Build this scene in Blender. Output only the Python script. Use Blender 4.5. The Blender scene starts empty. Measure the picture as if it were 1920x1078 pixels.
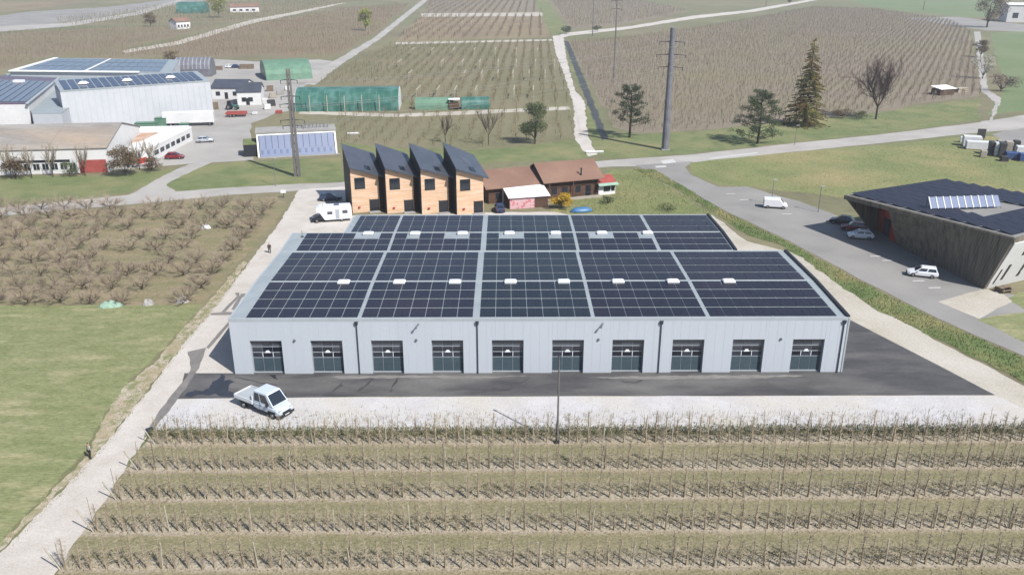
import bpy, bmesh, math, random
import numpy as np
from mathutils import Vector, Matrix

# ------------------------------------------------------------------ camera
scene = bpy.context.scene
CAM = np.array([31.172, -87.978, 44.799])
PAN, PITCH, ROLL, FPX = -0.0079, 0.3701, 0.0003, 1595.2
def _axes():
    cp, sp = math.cos(PITCH), math.sin(PITCH)
    f = np.array([0, cp, -sp]); r = np.array([1., 0, 0]); u = np.array([0, sp, cp])
    c, s = math.cos(ROLL), math.sin(ROLL)
    r, u = c*r+s*u, -s*r+c*u
    ca, sa = math.cos(PAN), math.sin(PAN)
    Z = np.array([[ca, -sa, 0], [sa, ca, 0], [0, 0, 1]])
    return Z@r, Z@u, Z@f
RX, UX, FX = _axes()
def G(x, y, z=0.0):
    """photo pixel -> point at height z"""
    d = FX + RX*(x-960)/FPX - UX*(y-539)/FPX
    t = (z-CAM[2])/d[2]
    p = CAM+t*d
    return (float(p[0]), float(p[1]), z)
cam_data = bpy.data.cameras.new("camera")
cam = bpy.data.objects.new("camera", cam_data)
scene.collection.objects.link(cam)
cam.matrix_world = Matrix(((RX[0], UX[0], -FX[0], CAM[0]), (RX[1], UX[1], -FX[1], CAM[1]),
                           (RX[2], UX[2], -FX[2], CAM[2]), (0, 0, 0, 1)))
cam_data.sensor_width = 36.0
cam_data.lens = FPX*36/1920
cam_data.clip_start = 1.0
cam_data.clip_end = 20000
scene.camera = cam

# ------------------------------------------------------------------ light
SUN_EL = math.radians(46)
SH = (-0.69, 0.724)                     # direction in which shadows fall
world = bpy.data.worlds.new("World"); scene.world = world; world.use_nodes = True
wn = world.node_tree.nodes; wl = world.node_tree.links
sky = wn.new('ShaderNodeTexSky'); sky.sky_type = 'NISHITA'; sky.sun_disc = False
sky.sun_elevation = SUN_EL
sky.sun_rotation = math.atan2(-SH[0], -SH[1])
sky.altitude = 480; sky.air_density = 1.0; sky.dust_density = 1.6; sky.ozone_density = 1.0
wn['Background'].inputs['Strength'].default_value = 0.09
wl.new(sky.outputs[0], wn['Background'].inputs[0])
sd = bpy.data.lights.new("sun", 'SUN'); sd.energy = 4.6; sd.angle = math.radians(0.53)
sd.color = (1.0, 0.965, 0.92)
so = bpy.data.objects.new("sun", sd); scene.collection.objects.link(so)
ldir = Vector((SH[0]*math.cos(SUN_EL), SH[1]*math.cos(SUN_EL), -math.sin(SUN_EL)))
so.rotation_euler = ldir.to_track_quat('-Z', 'Y').to_euler()
so.location = (120, -120, 140)
scene.view_settings.view_transform = 'Standard'
scene.view_settings.look = 'None'
scene.view_settings.exposure = 0.97
scene.view_settings.gamma = 1.0

# ------------------------------------------------------------------ helpers
C = scene.collection
R = math.radians
rng = random.Random(7)
K = 0.46
def lin(v):
    v /= 255.0
    return v/12.92 if v <= 0.04045 else ((v+0.055)/1.055)**2.4
def S(r, g, b, k=1.0):
    return (lin(r)*K*k, lin(g)*K*k, lin(b)*K*k)

MATS = {}
def mat(name, col, col2=None, scale=1.0, rough=0.85, metal=0.0, col3=None, scale3=0.1, bump=0.0, bscale=8.0,
        stretch=None, detail=4.0, spec=0.3, contrast=(0.35, 0.65), c3c=(0.45, 0.7), fine=0.0, fscale=6.0):
    """procedural surface: two-tone noise, a third tone in large patches, optional fine grain and bump"""
    m = bpy.data.materials.new(name); m.use_nodes = True
    nt = m.node_tree; N = nt.nodes; L = nt.links
    b = N['Principled BSDF']
    b.inputs['Roughness'].default_value = rough; b.inputs['Metallic'].default_value = metal
    b.inputs['Specular IOR Level'].default_value = spec
    tc = N.new('ShaderNodeNewGeometry'); vec = tc.outputs['Position']
    if stretch:
        mp = N.new('ShaderNodeMapping'); mp.inputs['Scale'].default_value = stretch
        L.new(vec, mp.inputs['Vector']); vec = mp.outputs['Vector']
    def noise(s, d=detail):
        n = N.new('ShaderNodeTexNoise'); n.inputs['Scale'].default_value = s; n.inputs['Detail'].default_value = d
        n.inputs['Roughness'].default_value = 0.62
        L.new(vec, n.inputs['Vector']); return n
    def ramp(src, a, c, lo, hi):
        r = N.new('ShaderNodeValToRGB'); r.color_ramp.elements[0].position = lo; r.color_ramp.elements[1].position = hi
        r.color_ramp.elements[0].color = (*a, 1); r.color_ramp.elements[1].color = (*c, 1)
        L.new(src, r.inputs[0]); return r
    if col2 is None:
        col2 = tuple(x*0.9 for x in col)
    n1 = noise(scale)
    out = ramp(n1.outputs[0], col, col2, *contrast).outputs[0]
    if col3 is not None:
        n3 = noise(scale3, 3.0)
        mask = ramp(n3.outputs[0], (0, 0, 0), (1, 1, 1), *c3c)
        mx = N.new('ShaderNodeMix'); mx.data_type = 'RGBA'
        L.new(mask.outputs[0], mx.inputs[0]); L.new(out, mx.inputs[6]); mx.inputs[7].default_value = (*col3, 1)
        out = mx.outputs[2]
    if fine > 0:
        n4 = noise(fscale, 6.0)
        g = ramp(n4.outputs[0], (1-fine,)*3, (1+fine,)*3, 0.3, 0.7)
        mm = N.new('ShaderNodeMix'); mm.data_type = 'RGBA'; mm.blend_type = 'MULTIPLY'; mm.inputs[0].default_value = 1
        L.new(out, mm.inputs[6]); L.new(g.outputs[0], mm.inputs[7]); out = mm.outputs[2]
    L.new(out, b.inputs['Base Color'])
    if bump > 0:
        nb = noise(bscale, 5.0)
        bp = N.new('ShaderNodeBump'); bp.inputs['Strength'].default_value = bump; bp.inputs['Distance'].default_value = 0.09
        L.new(nb.outputs[0], bp.inputs['Height']); L.new(bp.outputs[0], b.inputs['Normal'])
    MATS[name] = m
    return m
def M(x): return MATS[x] if isinstance(x, str) else x

class MB:
    """collects shapes; build() links them as ONE mesh object"""
    def __init__(s): s.v = []; s.f = []
    def add(s, pts, faces):
        o = len(s.v); s.v += [tuple(p) for p in pts]; s.f += [tuple(o+i for i in f) for f in faces]; return s
    def quad(s, a, b, c, d): return s.add([a, b, c, d], [(0, 1, 2, 3)])
    def box(s, x0, x1, y0, y1, z0, z1):
        return s.add([(x0, y0, z0), (x1, y0, z0), (x1, y1, z0), (x0, y1, z0), (x0, y0, z1), (x1, y0, z1), (x1, y1, z1), (x0, y1, z1)],
                     [(0, 3, 2, 1), (4, 5, 6, 7), (0, 1, 5, 4), (1, 2, 6, 5), (2, 3, 7, 6), (3, 0, 4, 7)])
    def cbox(s, x0, x1, y0, y1, z0, z1, c=0.05):
        """box with chamfered vertical and top edges"""
        r = lambda z, k: [(x0+k+c, y0+k, z), (x1-k-c, y0+k, z), (x1-k, y0+k+c, z), (x1-k, y1-k-c, z), (x1-k-c, y1-k, z), (x0+k+c, y1-k, z), (x0+k, y1-k-c, z), (x0+k, y0+k+c, z)]
        return s.loft([r(z0, 0), r(z1-c, 0), r(z1, c*.8)])
    def loft(s, rings, cap=True):
        n = len(rings[0]); o = len(s.v)
        for r in rings: s.v += [tuple(p) for p in r]
        for k in range(len(rings)-1):
            for i in range(n):
                j = (i+1) % n
                s.f.append((o+k*n+i, o+k*n+j, o+(k+1)*n+j, o+(k+1)*n+i))
        if cap:
            s.f.append(tuple(o+i for i in reversed(range(n))))
            s.f.append(tuple(o+(len(rings)-1)*n+i for i in range(n)))
        return s
    def prism(s, pts, z0, z1):
        return s.loft([[(p[0], p[1], z0) for p in pts], [(p[0], p[1], z1) for p in pts]])
    def slab(s, a, b, c, d, t):
        """thin plate under the quad a b c d"""
        q = [a, b, c, d]; lo = [(p[0], p[1], p[2]-t) for p in q]
        return s.loft([lo, q])
    def tube(s, p0, p1, r0, r1=None, n=6, cap=True):
        r1 = r0 if r1 is None else r1
        p0 = Vector(p0); p1 = Vector(p1); d = (p1-p0)
        if d.length < 1e-6: return s
        d.normalize(); a = d.orthogonal().normalized(); b = d.cross(a)
        ring = lambda p, r: [tuple(p+a*(r*math.cos(2*math.pi*i/n))+b*(r*math.sin(2*math.pi*i/n))) for i in range(n)]
        return s.loft([ring(p0, r0), ring(p1, r1)], cap)
    def spike(s, p0, p1, r):
        p0 = Vector(p0); p1 = Vector(p1); d = (p1-p0).normalized(); a = d.orthogonal().normalized(); b = d.cross(a)
        pts = [tuple(p0+a*(r*math.cos(t))+b*(r*math.sin(t))) for t in (0, 2.094, 4.189)]+[tuple(p1)]
        return s.add(pts, [(0, 1, 3), (1, 2, 3), (2, 0, 3)])
    def disc_x(s, c, r, w, n=14):
        """wheel-like cylinder with its axis along y"""
        ring = lambda y, rr: [(c[0]+rr*math.cos(2*math.pi*i/n), y, c[2]+rr*math.sin(2*math.pi*i/n)) for i in range(n)]
        return s.loft([ring(c[1]+w/2, r*.9), ring(c[1]+w*.3, r), ring(c[1]-w*.3, r), ring(c[1]-w/2, r*.9)])
    def mesh(s, name):
        me = bpy.data.meshes.new(name); me.from_pydata(s.v, [], s.f); me.update(); return me
    def build(s, name, m, parent=None, loc=None, smooth=False):
        o = bpy.data.objects.new(name, s.mesh(name)); C.objects.link(o)
        o.data.materials.append(M(m))
        if smooth: o.data.polygons.foreach_set('use_smooth', [True]*len(o.data.polygons))
        if parent is not None: o.parent = parent
        if loc: o.location = loc
        return o
def share(name, me, parent=None, loc=(0, 0, 0), rz=0.0, sc=None):
    o = bpy.data.objects.new(name, me); C.objects.link(o)
    if parent is not None: o.parent = parent
    o.location = loc; o.rotation_euler = (0, 0, rz)
    if sc: o.scale = sc if not isinstance(sc, (int, float)) else (sc, sc, sc)
    return o
def tag(o, label=None, cat=None, group=None, kind=None):
    if label: o['label'] = label
    if cat: o['category'] = cat
    if group: o['group'] = group
    if kind: o['kind'] = kind
    return o
def thing(name, label, cat, loc=(0, 0, 0), rz=0.0, group=None):
    o = bpy.data.objects.new(name, None); C.objects.link(o); o.empty_display_size = 0.5
    o.location = loc; o.rotation_euler = (0, 0, rz)
    return tag(o, label, cat, group)
def np_mesh(name, V, F, m):
    """fast mesh from numpy arrays (triangles)"""
    me = bpy.data.meshes.new(name)
    V = np.ascontiguousarray(V, dtype=np.float32); F = np.ascontiguousarray(F, dtype=np.int32)
    me.vertices.add(len(V)); me.vertices.foreach_set('co', V.ravel())
    me.loops.add(F.size); me.loops.foreach_set('vertex_index', F.ravel())
    me.polygons.add(len(F)); me.polygons.foreach_set('loop_start', np.arange(0, F.size, 3, dtype=np.int32))
    me.update(calc_edges=True)
    if m is not None: me.materials.append(M(m))
    return me
def np_obj(name, V, F, m, parent=None):
    o = bpy.data.objects.new(name, np_mesh(name, V, F, m)); C.objects.link(o)
    if parent is not None: o.parent = parent
    return o
def lerp(a, b, t): return tuple(a[i]+(b[i]-a[i])*t for i in range(len(a)))
def pane(mb, f, u0, u1, v0, v1, off=0.012, th=0.02):
    """plate set on the planar quad f=(bl,br,tr,tl), standing a little proud of it"""
    bl, br, tr, tl = [Vector(p) for p in f]
    n = (br-bl).cross(tl-bl).normalized()
    P = lambda u, v: bl.lerp(br, u).lerp(tl.lerp(tr, u), v)
    q = [P(u0, v0), P(u1, v0), P(u1, v1), P(u0, v1)]
    return mb.loft([[p+n*(off-th) for p in q], [p+n*off for p in q]])

SHEETS = [0]
def sheet(name, pts, z, m, rough=0.25, step=2.5, px=True, kind='structure', seed=1, label=None, cat=None):
    """flat piece of ground; its outline is roughened so that no edge is ruler-straight"""
    rr = random.Random(seed*131+len(pts))
    SHEETS[0] += 1; z += 0.00003*SHEETS[0]
    P = [G(*p)[:2] for p in pts] if px else [p[:2] for p in pts]
    out = []
    n = len(P)
    for i in range(n):
        a, b = P[i], P[(i+1) % n]
        L = math.hypot(b[0]-a[0], b[1]-a[1]); k = max(1, min(200, int(L/(step*.5)))); nx, ny = (-(b[1]-a[1])/max(L, 1e-6), (b[0]-a[0])/max(L, 1e-6)); ph1, ph2 = rr.uniform(0, 6.28), rr.uniform(0, 6.28)
        for j in range(k):
            t = j/k; x = a[0]+(b[0]-a[0])*t; y = a[1]+(b[1]-a[1])*t
            if rough > 0:
                s_ = t*L/step; o_ = rough*math.sin(math.pi*t)**.3*(.8*math.sin(s_*.9+ph1)+.6*math.sin(s_*2.3+ph2)+rr.uniform(-.35, .35)); x += nx*o_; y += ny*o_
            out.append((x, y, z))
    area = sum(out[i][0]*out[(i+1) % len(out)][1]-out[(i+1) % len(out)][0]*out[i][1] for i in range(len(out)))
    if area < 0: out.reverse()
    me = bpy.data.meshes.new(name); me.from_pydata(out, [], [tuple(range(len(out)))]); me.update()
    o = bpy.data.objects.new(name, me); C.objects.link(o); me.materials.append(M(m))
    tag(o, label, cat, kind=kind)
    return o
def inside(P, X, Y):
    r = np.zeros(len(X), bool); n = len(P); j = n-1
    for i in range(n):
        xi, yi = P[i][:2]; xj, yj = P[j][:2]
        c = ((yi > Y) != (yj > Y)) & (X < (xj-xi)*(Y-yi)/((yj-yi) if yj != yi else 1e-9)+xi)
        r ^= c; j = i
    return r
# ------------------------------------------------------------------ materials
mat('far_ground', S(150,143,112), S(128,122,94), .02, col3=S(120,132,88), scale3=.006, fine=.15, fscale=.5, rough=.95)
mat('lawn', S(155,159,114), S(134,142,94), .5, col3=S(182,175,136), scale3=.22, fine=.3, fscale=2.6, bump=.4, bscale=3, rough=.95, stretch=(.55,1.7,1), c3c=(.52,.72))
mat('verge', S(132,142,94), S(112,126,78), .3, col3=S(158,152,108), scale3=.06, fine=.2, fscale=2.5, bump=.4, bscale=3, rough=.95)
mat('meadow', S(144,150,98), S(128,138,86), .12, col3=S(172,160,114), scale3=.035, fine=.2, fscale=1.5, bump=.4, bscale=2, rough=.95)
mat('green_field', S(116,136,90), S(124,143,98), .05, col3=S(136,147,108), scale3=.02, fine=.12, fscale=.8, rough=.95)
mat('dry_grass', S(166,148,112), S(140,128,90), .5, col3=S(128,134,84), scale3=.1, fine=.22, fscale=3, bump=.4, bscale=3, rough=.95)
mat('left_orchard_soil', S(168,152,124), S(144,136,102), .35, col3=S(138,138,100), scale3=.12, fine=.25, fscale=3, bump=.4, bscale=3, rough=.95, stretch=(.5,1.6,1))
mat('brown_field', S(152,136,112), S(138,126,98), .03, col3=S(144,140,104), scale3=.012, fine=.18, fscale=.7, rough=.95)
mat('olive_field', S(142,136,106), S(130,128,94), .04, col3=S(152,140,114), scale3=.015, fine=.18, fscale=.7, rough=.95)
mat('pink_field', S(155,142,125), S(143,133,113), .04, col3=S(150,142,112), scale3=.012, fine=.18, fscale=.7, rough=.95)
mat('tan_field', S(166,150,120), S(148,134,104), .05, col3=S(140,124,104), scale3=.02, fine=.15, fscale=.7, rough=.95)
mat('gravel', S(224,217,209), S(210,202,192), .4, col3=S(230,224,218), scale3=.08, fine=.14, fscale=5, bump=.3, bscale=10, rough=.95)
mat('white_gravel', S(226,224,225), S(213,210,210), .35, col3=S(219,214,203), scale3=.1, fine=.14, fscale=5, bump=.35, bscale=9, rough=.95)
mat('cream_gravel', S(211,205,192), S(194,186,169), .4, col3=S(220,214,203), scale3=.1, fine=.16, fscale=4, bump=.3, bscale=8, rough=.95)
mat('bare_soil', S(206,194,174), S(146,150,106), .9, col3=S(190,174,146), scale3=.25, fine=.2, fscale=4, bump=.3, bscale=5, rough=.95, contrast=(.44,.58), detail=7)
mat('road', S(196,192,186), S(182,178,172), .15, col3=S(206,202,196), scale3=.05, fine=.06, fscale=4, rough=.9)
mat('road_grey', S(166,164,160), S(152,150,147), .12, col3=S(176,173,168), scale3=.04, fine=.07, fscale=4, rough=.9)
mat('yard_concrete', S(190,187,182), S(174,170,165), .1, col3=S(200,197,190), scale3=.03, fine=.08, fscale=2, rough=.9)
mat('asphalt', S(98,97,98), S(76,76,79), .35, col3=S(126,124,122), scale3=.12, fine=.14, fscale=4, rough=.8, stretch=(.5,1.4,1))
mat('trench', S(150,146,142), S(132,128,126), .5, fine=.1, fscale=5, rough=.9)
mat('wet', S(46,46,52), S(60,60,66), .8, rough=.35, spec=.5)
mat('skid', S(70,70,72), S(86,86,88), .6, rough=.8)
mat('dust', S(150,148,144), S(134,132,130), .8, rough=.9)
mat('ditch_water', S(72,76,80), S(88,92,88), .3, rough=.7)
mat('paint_white', S(232,232,230), S(214,214,212), 1.5, rough=.7)

mat('cladding', S(192,199,208,1.25), S(189,196,205,1.25), .5, rough=.45, spec=.4, stretch=(1.2,1.2,.08))
mat('roof_metal', S(178,188,192), S(166,177,182), .4, rough=.5, fine=.04, fscale=3)
mat('trim_pale', S(196,204,210), S(186,194,200), .5, rough=.45)
mat('trim_dark', S(40,42,48), S(48,50,56), 1, rough=.5)
mat('pv_a', S(42,42,56), S(36,37,52), .25, rough=.36, spec=.2, col3=S(50,44,58), scale3=.11)
mat('pv_b', S(44,46,62), S(40,42,58), .25, rough=.36, spec=.2, col3=S(52,47,60), scale3=.11)
mat('pv_c', S(42,50,60), S(38,45,56), .25, rough=.36, spec=.2)
mat('pv_frame', S(150,160,176), S(138,148,166), .5, rough=.5)
mat('dome_white', S(245,247,250,1.25), S(238,240,245,1.25), 1, rough=.3)
mat('door_panel', S(78,96,106), S(72,90,100), .5, rough=.5)
mat('door_frame', S(176,182,188), S(164,170,178), 1, rough=.5)
mat('pane_dark', S(30,34,46), S(38,42,54), .6, rough=.08, spec=.6)
mat('pane_reflect', S(58,62,74), S(70,74,86), .6, rough=.1, spec=.6)
mat('pane_grey', S(96,100,112), S(84,90,102), .6, rough=.1, spec=.6)
mat('pipe', S(76,84,94), S(70,78,88), 1, rough=.4, metal=.3)
mat('lamp_grey', S(120,124,130), None, 1, rough=.5)
mat('white_wall', S(236,236,236,1.15), S(226,226,226,1.15), .2, rough=.85, fine=.04, fscale=1.5)
mat('grey_wall', S(206,209,214,1.15), S(198,202,208,1.15), .15, rough=.6, fine=.03, fscale=1)
mat('wood_new', S(220,186,154,1.3), S(208,170,138,1.3), .8, rough=.75, stretch=(.35,.35,4.0), fine=.1, fscale=2, col3=S(222,198,176,1.3), scale3=.6)
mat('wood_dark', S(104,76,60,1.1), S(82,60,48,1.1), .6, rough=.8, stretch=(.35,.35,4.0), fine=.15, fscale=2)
mat('wood_grey', S(146,137,124), S(100,95,87), .9, rough=.9, stretch=(2.2,2.2,.12), fine=.2, fscale=1.4, col3=S(154,144,128), scale3=.8)
mat('slate', S(90,94,104), S(78,83,93), .4, rough=.3, spec=.5, fine=.06, fscale=2)
mat('slate_side', S(44,48,56), S(38,42,50), .6, rough=.6)  # on the row house flanks this dark tone is painted shade
mat('brown_roof', S(150,118,102), S(138,106,92), .3, rough=.85, fine=.08, fscale=4, col3=S(160,128,110), scale3=.15)
mat('fibre_roof', S(180,177,172), S(150,144,138), .18, rough=.9, fine=.14, fscale=1.2, col3=S(184,168,150), scale3=.06, stretch=(.4,1.6,1))
mat('pv_blue', S(70,80,112), S(62,72,104), .1, rough=.25, spec=.45, fine=.05, fscale=1)
mat('pv_far', S(66,72,98), S(56,62,88), .1, rough=.25, spec=.45)
mat('pv_rust', S(120,92,104), S(96,84,106), .12, rough=.4)
mat('solar_wall', S(134,146,176,1.05), S(128,140,170,1.05), .2, rough=.3)
mat('solar_wall_dark', S(108,122,156,1.05), None, .3, rough=.3)
mat('green_film', S(70,124,112), S(58,106,94), .4, rough=.35, col3=S(108,152,146), scale3=.3)
mat('rust', S(214,170,140), S(232,214,200), .5, rough=.9, col3=S(198,140,108), scale3=.25)
mat('green_net', S(124,162,138), S(104,144,120), .5, rough=.7)
mat('white_film', S(240,242,242,1.1), None, 1, rough=.5)
mat('white_roof', S(248,248,248,1.25), S(238,238,238,1.25), .5, rough=.6)
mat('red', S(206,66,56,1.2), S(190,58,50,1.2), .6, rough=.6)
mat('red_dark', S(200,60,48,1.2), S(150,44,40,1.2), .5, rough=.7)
mat('pink_wall', S(226,186,190,1.1), S(214,120,128,1.1), 1.4, rough=.8, contrast=(.5,.6))
mat('red_roof', S(190,96,88), S(172,82,76), 1, rough=.7)
mat('mint', S(176,208,186), S(164,196,176), 1, rough=.6)
mat('stone', S(196,188,172), S(176,168,152), 1.2, rough=.9, fine=.12, fscale=3)
mat('concrete', S(186,184,180), S(168,166,162), .6, rough=.9, fine=.08, fscale=2)
mat('steel', S(150,150,158), S(126,126,136), .6, rough=.45, metal=.2)
mat('steel_dark', S(70,72,80), S(58,60,68), .8, rough=.5)
mat('mast', S(138,134,130), S(118,114,112), .4, rough=.8, fine=.06, fscale=2)
mat('wire', S(196,196,188), None, 1, rough=.6)
mat('timber', S(150,132,112), S(124,110,94), 1, rough=.9)
mat('post', S(212,204,186), S(188,180,160), 1, rough=.9)
mat('stake', S(176,162,138), S(130,118,98), 1.5, rough=.9)
mat('car_white', S(240,242,246,1.2), S(236,238,242,1.2), 1, rough=.25, spec=.5)
mat('car_silver', S(200,206,216,1.1), None, 1, rough=.3, spec=.5, metal=.2)
mat('car_red', S(150,36,44), None, 1, rough=.3, spec=.5)
mat('car_blue', S(48,66,104), None, 1, rough=.3, spec=.5)
mat('car_dark', S(40,44,54), None, 1, rough=.3, spec=.5)
mat('van_blue', S(212,224,238,1.15), S(206,218,232,1.15), 1, rough=.28, spec=.5)
mat('glass', S(38,46,56), S(46,54,64), 1, rough=.06, spec=.7)
mat('tyre', S(38,38,40), None, 2, rough=.9)
mat('rim', S(170,172,176), None, 2, rough=.35, metal=.4)
mat('plastic_black', S(48,48,52), None, 2, rough=.7)
mat('lamp_red', S(170,40,36), None, 2, rough=.3)
mat('lamp_clear', S(220,224,230), None, 2, rough=.2)
mat('blue_tarp', S(88,140,186), S(72,122,170), .8, rough=.45)
mat('skin', S(206,160,134), None, 2, rough=.6)
mat('hair', S(56,44,36), None, 4, rough=.8)
mat('cloth_dark', S(48,48,56), S(40,40,48), 3, rough=.9)
mat('cloth_light', S(196,198,186), S(180,184,170), 3, rough=.9)
mat('bark', S(190,174,148), S(156,140,116), 3, rough=.95)
mat('bark_dark', S(74,62,54), S(58,50,44), 3, rough=.95)
mat('bark_mid', S(122,104,88), S(100,84,70), 3, rough=.95)
mat('twig_brown', S(190,172,152), S(164,147,129), 1.2, rough=.9, col3=S(196,180,160), scale3=.3)
mat('twig_grey', S(204,190,166), S(178,164,140), 1.2, rough=.9)
mat('twig_far', S(156,134,112), S(138,120,98), .2, rough=.95, col3=S(176,154,136), scale3=.03)
mat('twig_far_olive', S(150,138,106), S(136,128,94), .2, rough=.95, col3=S(170,150,126), scale3=.03)
mat('twig_far_pink', S(160,144,127), S(142,129,112), .2, rough=.95, col3=S(158,144,116), scale3=.03)
mat('twig_purple', S(138,112,110), S(112,92,88), .5, rough=.95)
mat('needle', S(96,108,74), S(72,86,56), .8, rough=.9, fine=.25, fscale=3)
mat('needle_dark', S(82,94,66), S(60,72,50), .8, rough=.9, fine=.25, fscale=3)
mat('needle_gold', S(172,158,90), S(112,120,68), .5, rough=.9, fine=.25, fscale=3, col3=S(150,106,74), scale3=.2)
mat('leaf_green', S(112,122,82), S(86,98,62), 1, rough=.9, fine=.25, fscale=4)
mat('leaf_lime', S(168,172,84), S(144,152,70), .6, rough=.9)
mat('forsythia', S(226,186,52), S(200,160,44), 2, rough=.9)
mat('blossom', S(222,220,208), S(170,168,146), .8, rough=.9)
mat('bush_brown', S(134,112,84), S(108,92,68), 1, rough=.95)
mat('weed', S(152,147,110), S(130,127,90), .6, rough=.95, col3=S(176,163,130), scale3=.12, fine=.2, fscale=5)
mat('weed_green', S(150,158,108), S(126,138,86), .3, rough=.95, col3=S(176,168,120), scale3=.1, fine=.25, fscale=5)
mat('weed_dark', S(128,134,92), S(106,114,76), .4, rough=.95, col3=S(140,136,100), scale3=.15, fine=.25, fscale=5)
mat('bank', S(122,138,84), S(100,120,66), .35, col3=S(156,150,102), scale3=.1, fine=.3, fscale=4, bump=.6, bscale=3, rough=.95)
mat('crate_black', S(58,58,64), S(76,74,74), .8, rough=.7)
mat('crate_blue', S(60,92,150), None, 1, rough=.6)

# orchard floor: mown green alleys between bare, dry strips along the tree rows (rows run along x)
ROW0, ROWD = -15.0, -4.6
def orchard_floor():
    m = bpy.data.materials.new('orchard_floor'); m.use_nodes = True
    nt = m.node_tree; N = nt.nodes; L = nt.links; b = N['Principled BSDF']
    b.inputs['Roughness'].default_value = .95; b.inputs['Specular IOR Level'].default_value = .2
    g = N.new('ShaderNodeNewGeometry')
    sx = N.new('ShaderNodeSeparateXYZ'); L.new(g.outputs['Position'], sx.inputs[0])
    def mth(op, a, bb=None, c=None):
        n = N.new('ShaderNodeMath'); n.operation = op
        for i, q in enumerate((a, bb, c)):
            if q is None: continue
            if isinstance(q, (int, float)): n.inputs[i].default_value = q
            else: L.new(q, n.inputs[i])
        return n.outputs[0]
    def noise(s, st=(1, 1, 1), d=5):
        mp = N.new('ShaderNodeMapping'); mp.inputs['Scale'].default_value = st; L.new(g.outputs['Position'], mp.inputs[0])
        n = N.new('ShaderNodeTexNoise'); n.inputs['Scale'].default_value = s; n.inputs['Detail'].default_value = d; n.inputs['Roughness'].default_value = .65
        L.new(mp.outputs[0], n.inputs['Vector']); return n.outputs[0]
    def ramp(src, stops):
        r = N.new('ShaderNodeValToRGB'); e = r.color_ramp.elements
        while len(e) < len(stops): e.new(.5)
        for i, (p, c) in enumerate(stops): e[i].position = p; e[i].color = (*c, 1)
        L.new(src, r.inputs[0]); return r.outputs[0]
    wob = mth('MULTIPLY_ADD', noise(.5, (.6, 1.2, 1)), .9, -.45)
    ph = mth('FRACT', mth('ADD', mth('DIVIDE', mth('ADD', mth('SUBTRACT', sx.outputs[1], ROW0), wob), -ROWD), .5))
    # ph=.5 on the tree line, 0/1 in the middle of the alley
    dry = S(200,189,170); soil = S(186,174,158); green = S(142,138,106); ol = S(154,148,120)
    base = ramp(ph, [(0, ol), (.12, S(146,142,108)), (.26, green), (.36, S(160,151,122)), (.45, soil), (.56, dry), (.68, dry), (.82, S(174,165,138)), (1, ol)])
    patch = ramp(noise(.25, (.5, 1, 1)), [(.4, (0, 0, 0)), (.7, (1, 1, 1))])
    mx = N.new('ShaderNodeMix'); mx.data_type = 'RGBA'
    L.new(mth('MULTIPLY', patch, .45), mx.inputs[0]); L.new(base, mx.inputs[6]); mx.inputs[7].default_value = (*S(174,160,132), 1)
    gr = ramp(noise(4.0), [(.3, (.62, .62, .58)), (.7, (1.34, 1.34, 1.32))])
    mm = N.new('ShaderNodeMix'); mm.data_type = 'RGBA'; mm.blend_type = 'MULTIPLY'; mm.inputs[0].default_value = 1
    L.new(mx.outputs[2], mm.inputs[6]); L.new(gr, mm.inputs[7])
    L.new(mm.outputs[2], b.inputs['Base Color'])
    bp = N.new('ShaderNodeBump'); bp.inputs['Strength'].default_value = .5; bp.inputs['Distance'].default_value = .2
    L.new(noise(3.0), bp.inputs['Height']); L.new(bp.outputs[0], b.inputs['Normal'])
    MATS['orchard_floor'] = m
orchard_floor()

# ------------------------------------------------------------------ ground, fields, roads
gm = MB(); gm.quad((-6000, -2500, 0), (6000, -2500, 0), (6000, 9000, 0), (-6000, 9000, 0))
tag(gm.build('ground', 'far_ground'), kind='structure')
Z = lambda k: 0.004*k
# far fields (pixel outlines)
FIELDS = {
 'fa': [(1066,82),(1180,72),(1300,55),(1420,34),(1525,14),(1640,18),(1780,40),(1818,60),(1832,120),(1838,180),(1740,192),(1640,212),(1480,226),(1330,243),(1200,250),(1152,240),(1110,160)],
 'fb': [(742,84),(1032,78),(1046,120),(1066,196),(920,204),(752,206),(752,160),(600,158),(660,120)],
 'fb2': [(630,214),(760,212),(1066,206),(1076,262),(960,274),(880,278),(640,272)],
 'fc': [(790,30),(1018,30),(1034,70),(742,78)],
 'fc2': [(800,2),(1004,2),(1016,25),(796,27)],
 'fd': [(330,112),(240,96),(470,46),(640,18),(770,8),(700,66),(620,112),(560,108),(500,104)],
 'fe': [(1032,2),(1200,2),(1290,22),(1180,44),(1074,56)],
 'ff': [(-400,110),(-200,80),(0,64),(210,52),(420,48),(240,90),(320,106),(210,112),(100,106),(20,128),(-200,150)],
 'fg': [(100,38),(330,8),(470,4),(690,2),(600,18),(440,44),(330,46),(120,48)],
 'fh': [(-500,4),(0,4),(180,2),(60,18),(0,22),(-500,40)],
}
fm = dict(fa='pink_field', fb='olive_field', fb2='olive_field', fc='tan_field', fc2='pink_field', fd='brown_field', fe='pink_field', ff='brown_field', fg='olive_field', fh='tan_field')
for i, (k, P) in enumerate(FIELDS.items()):
    sheet('orchard_ground', P, Z(1), fm[k], .8, 8, seed=i)
sheet('grass_field', [(1590,0),(1760,-4),(1880,0),(1868,30),(1820,34),(1700,22),(1640,14)], Z(1), 'green_field', .8, 8)
sheet('grass_field', [(1858,62),(2200,40),(2400,120),(2100,180),(1920,208),(1850,216),(1876,180),(1890,160),(1870,120)], Z(1), 'green_field', .6, 6)
sheet('grass_field', [(1000,0),(1026,0),(1062,58),(1044,68),(1034,68)], Z(1), 'verge', .6, 6)
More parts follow.
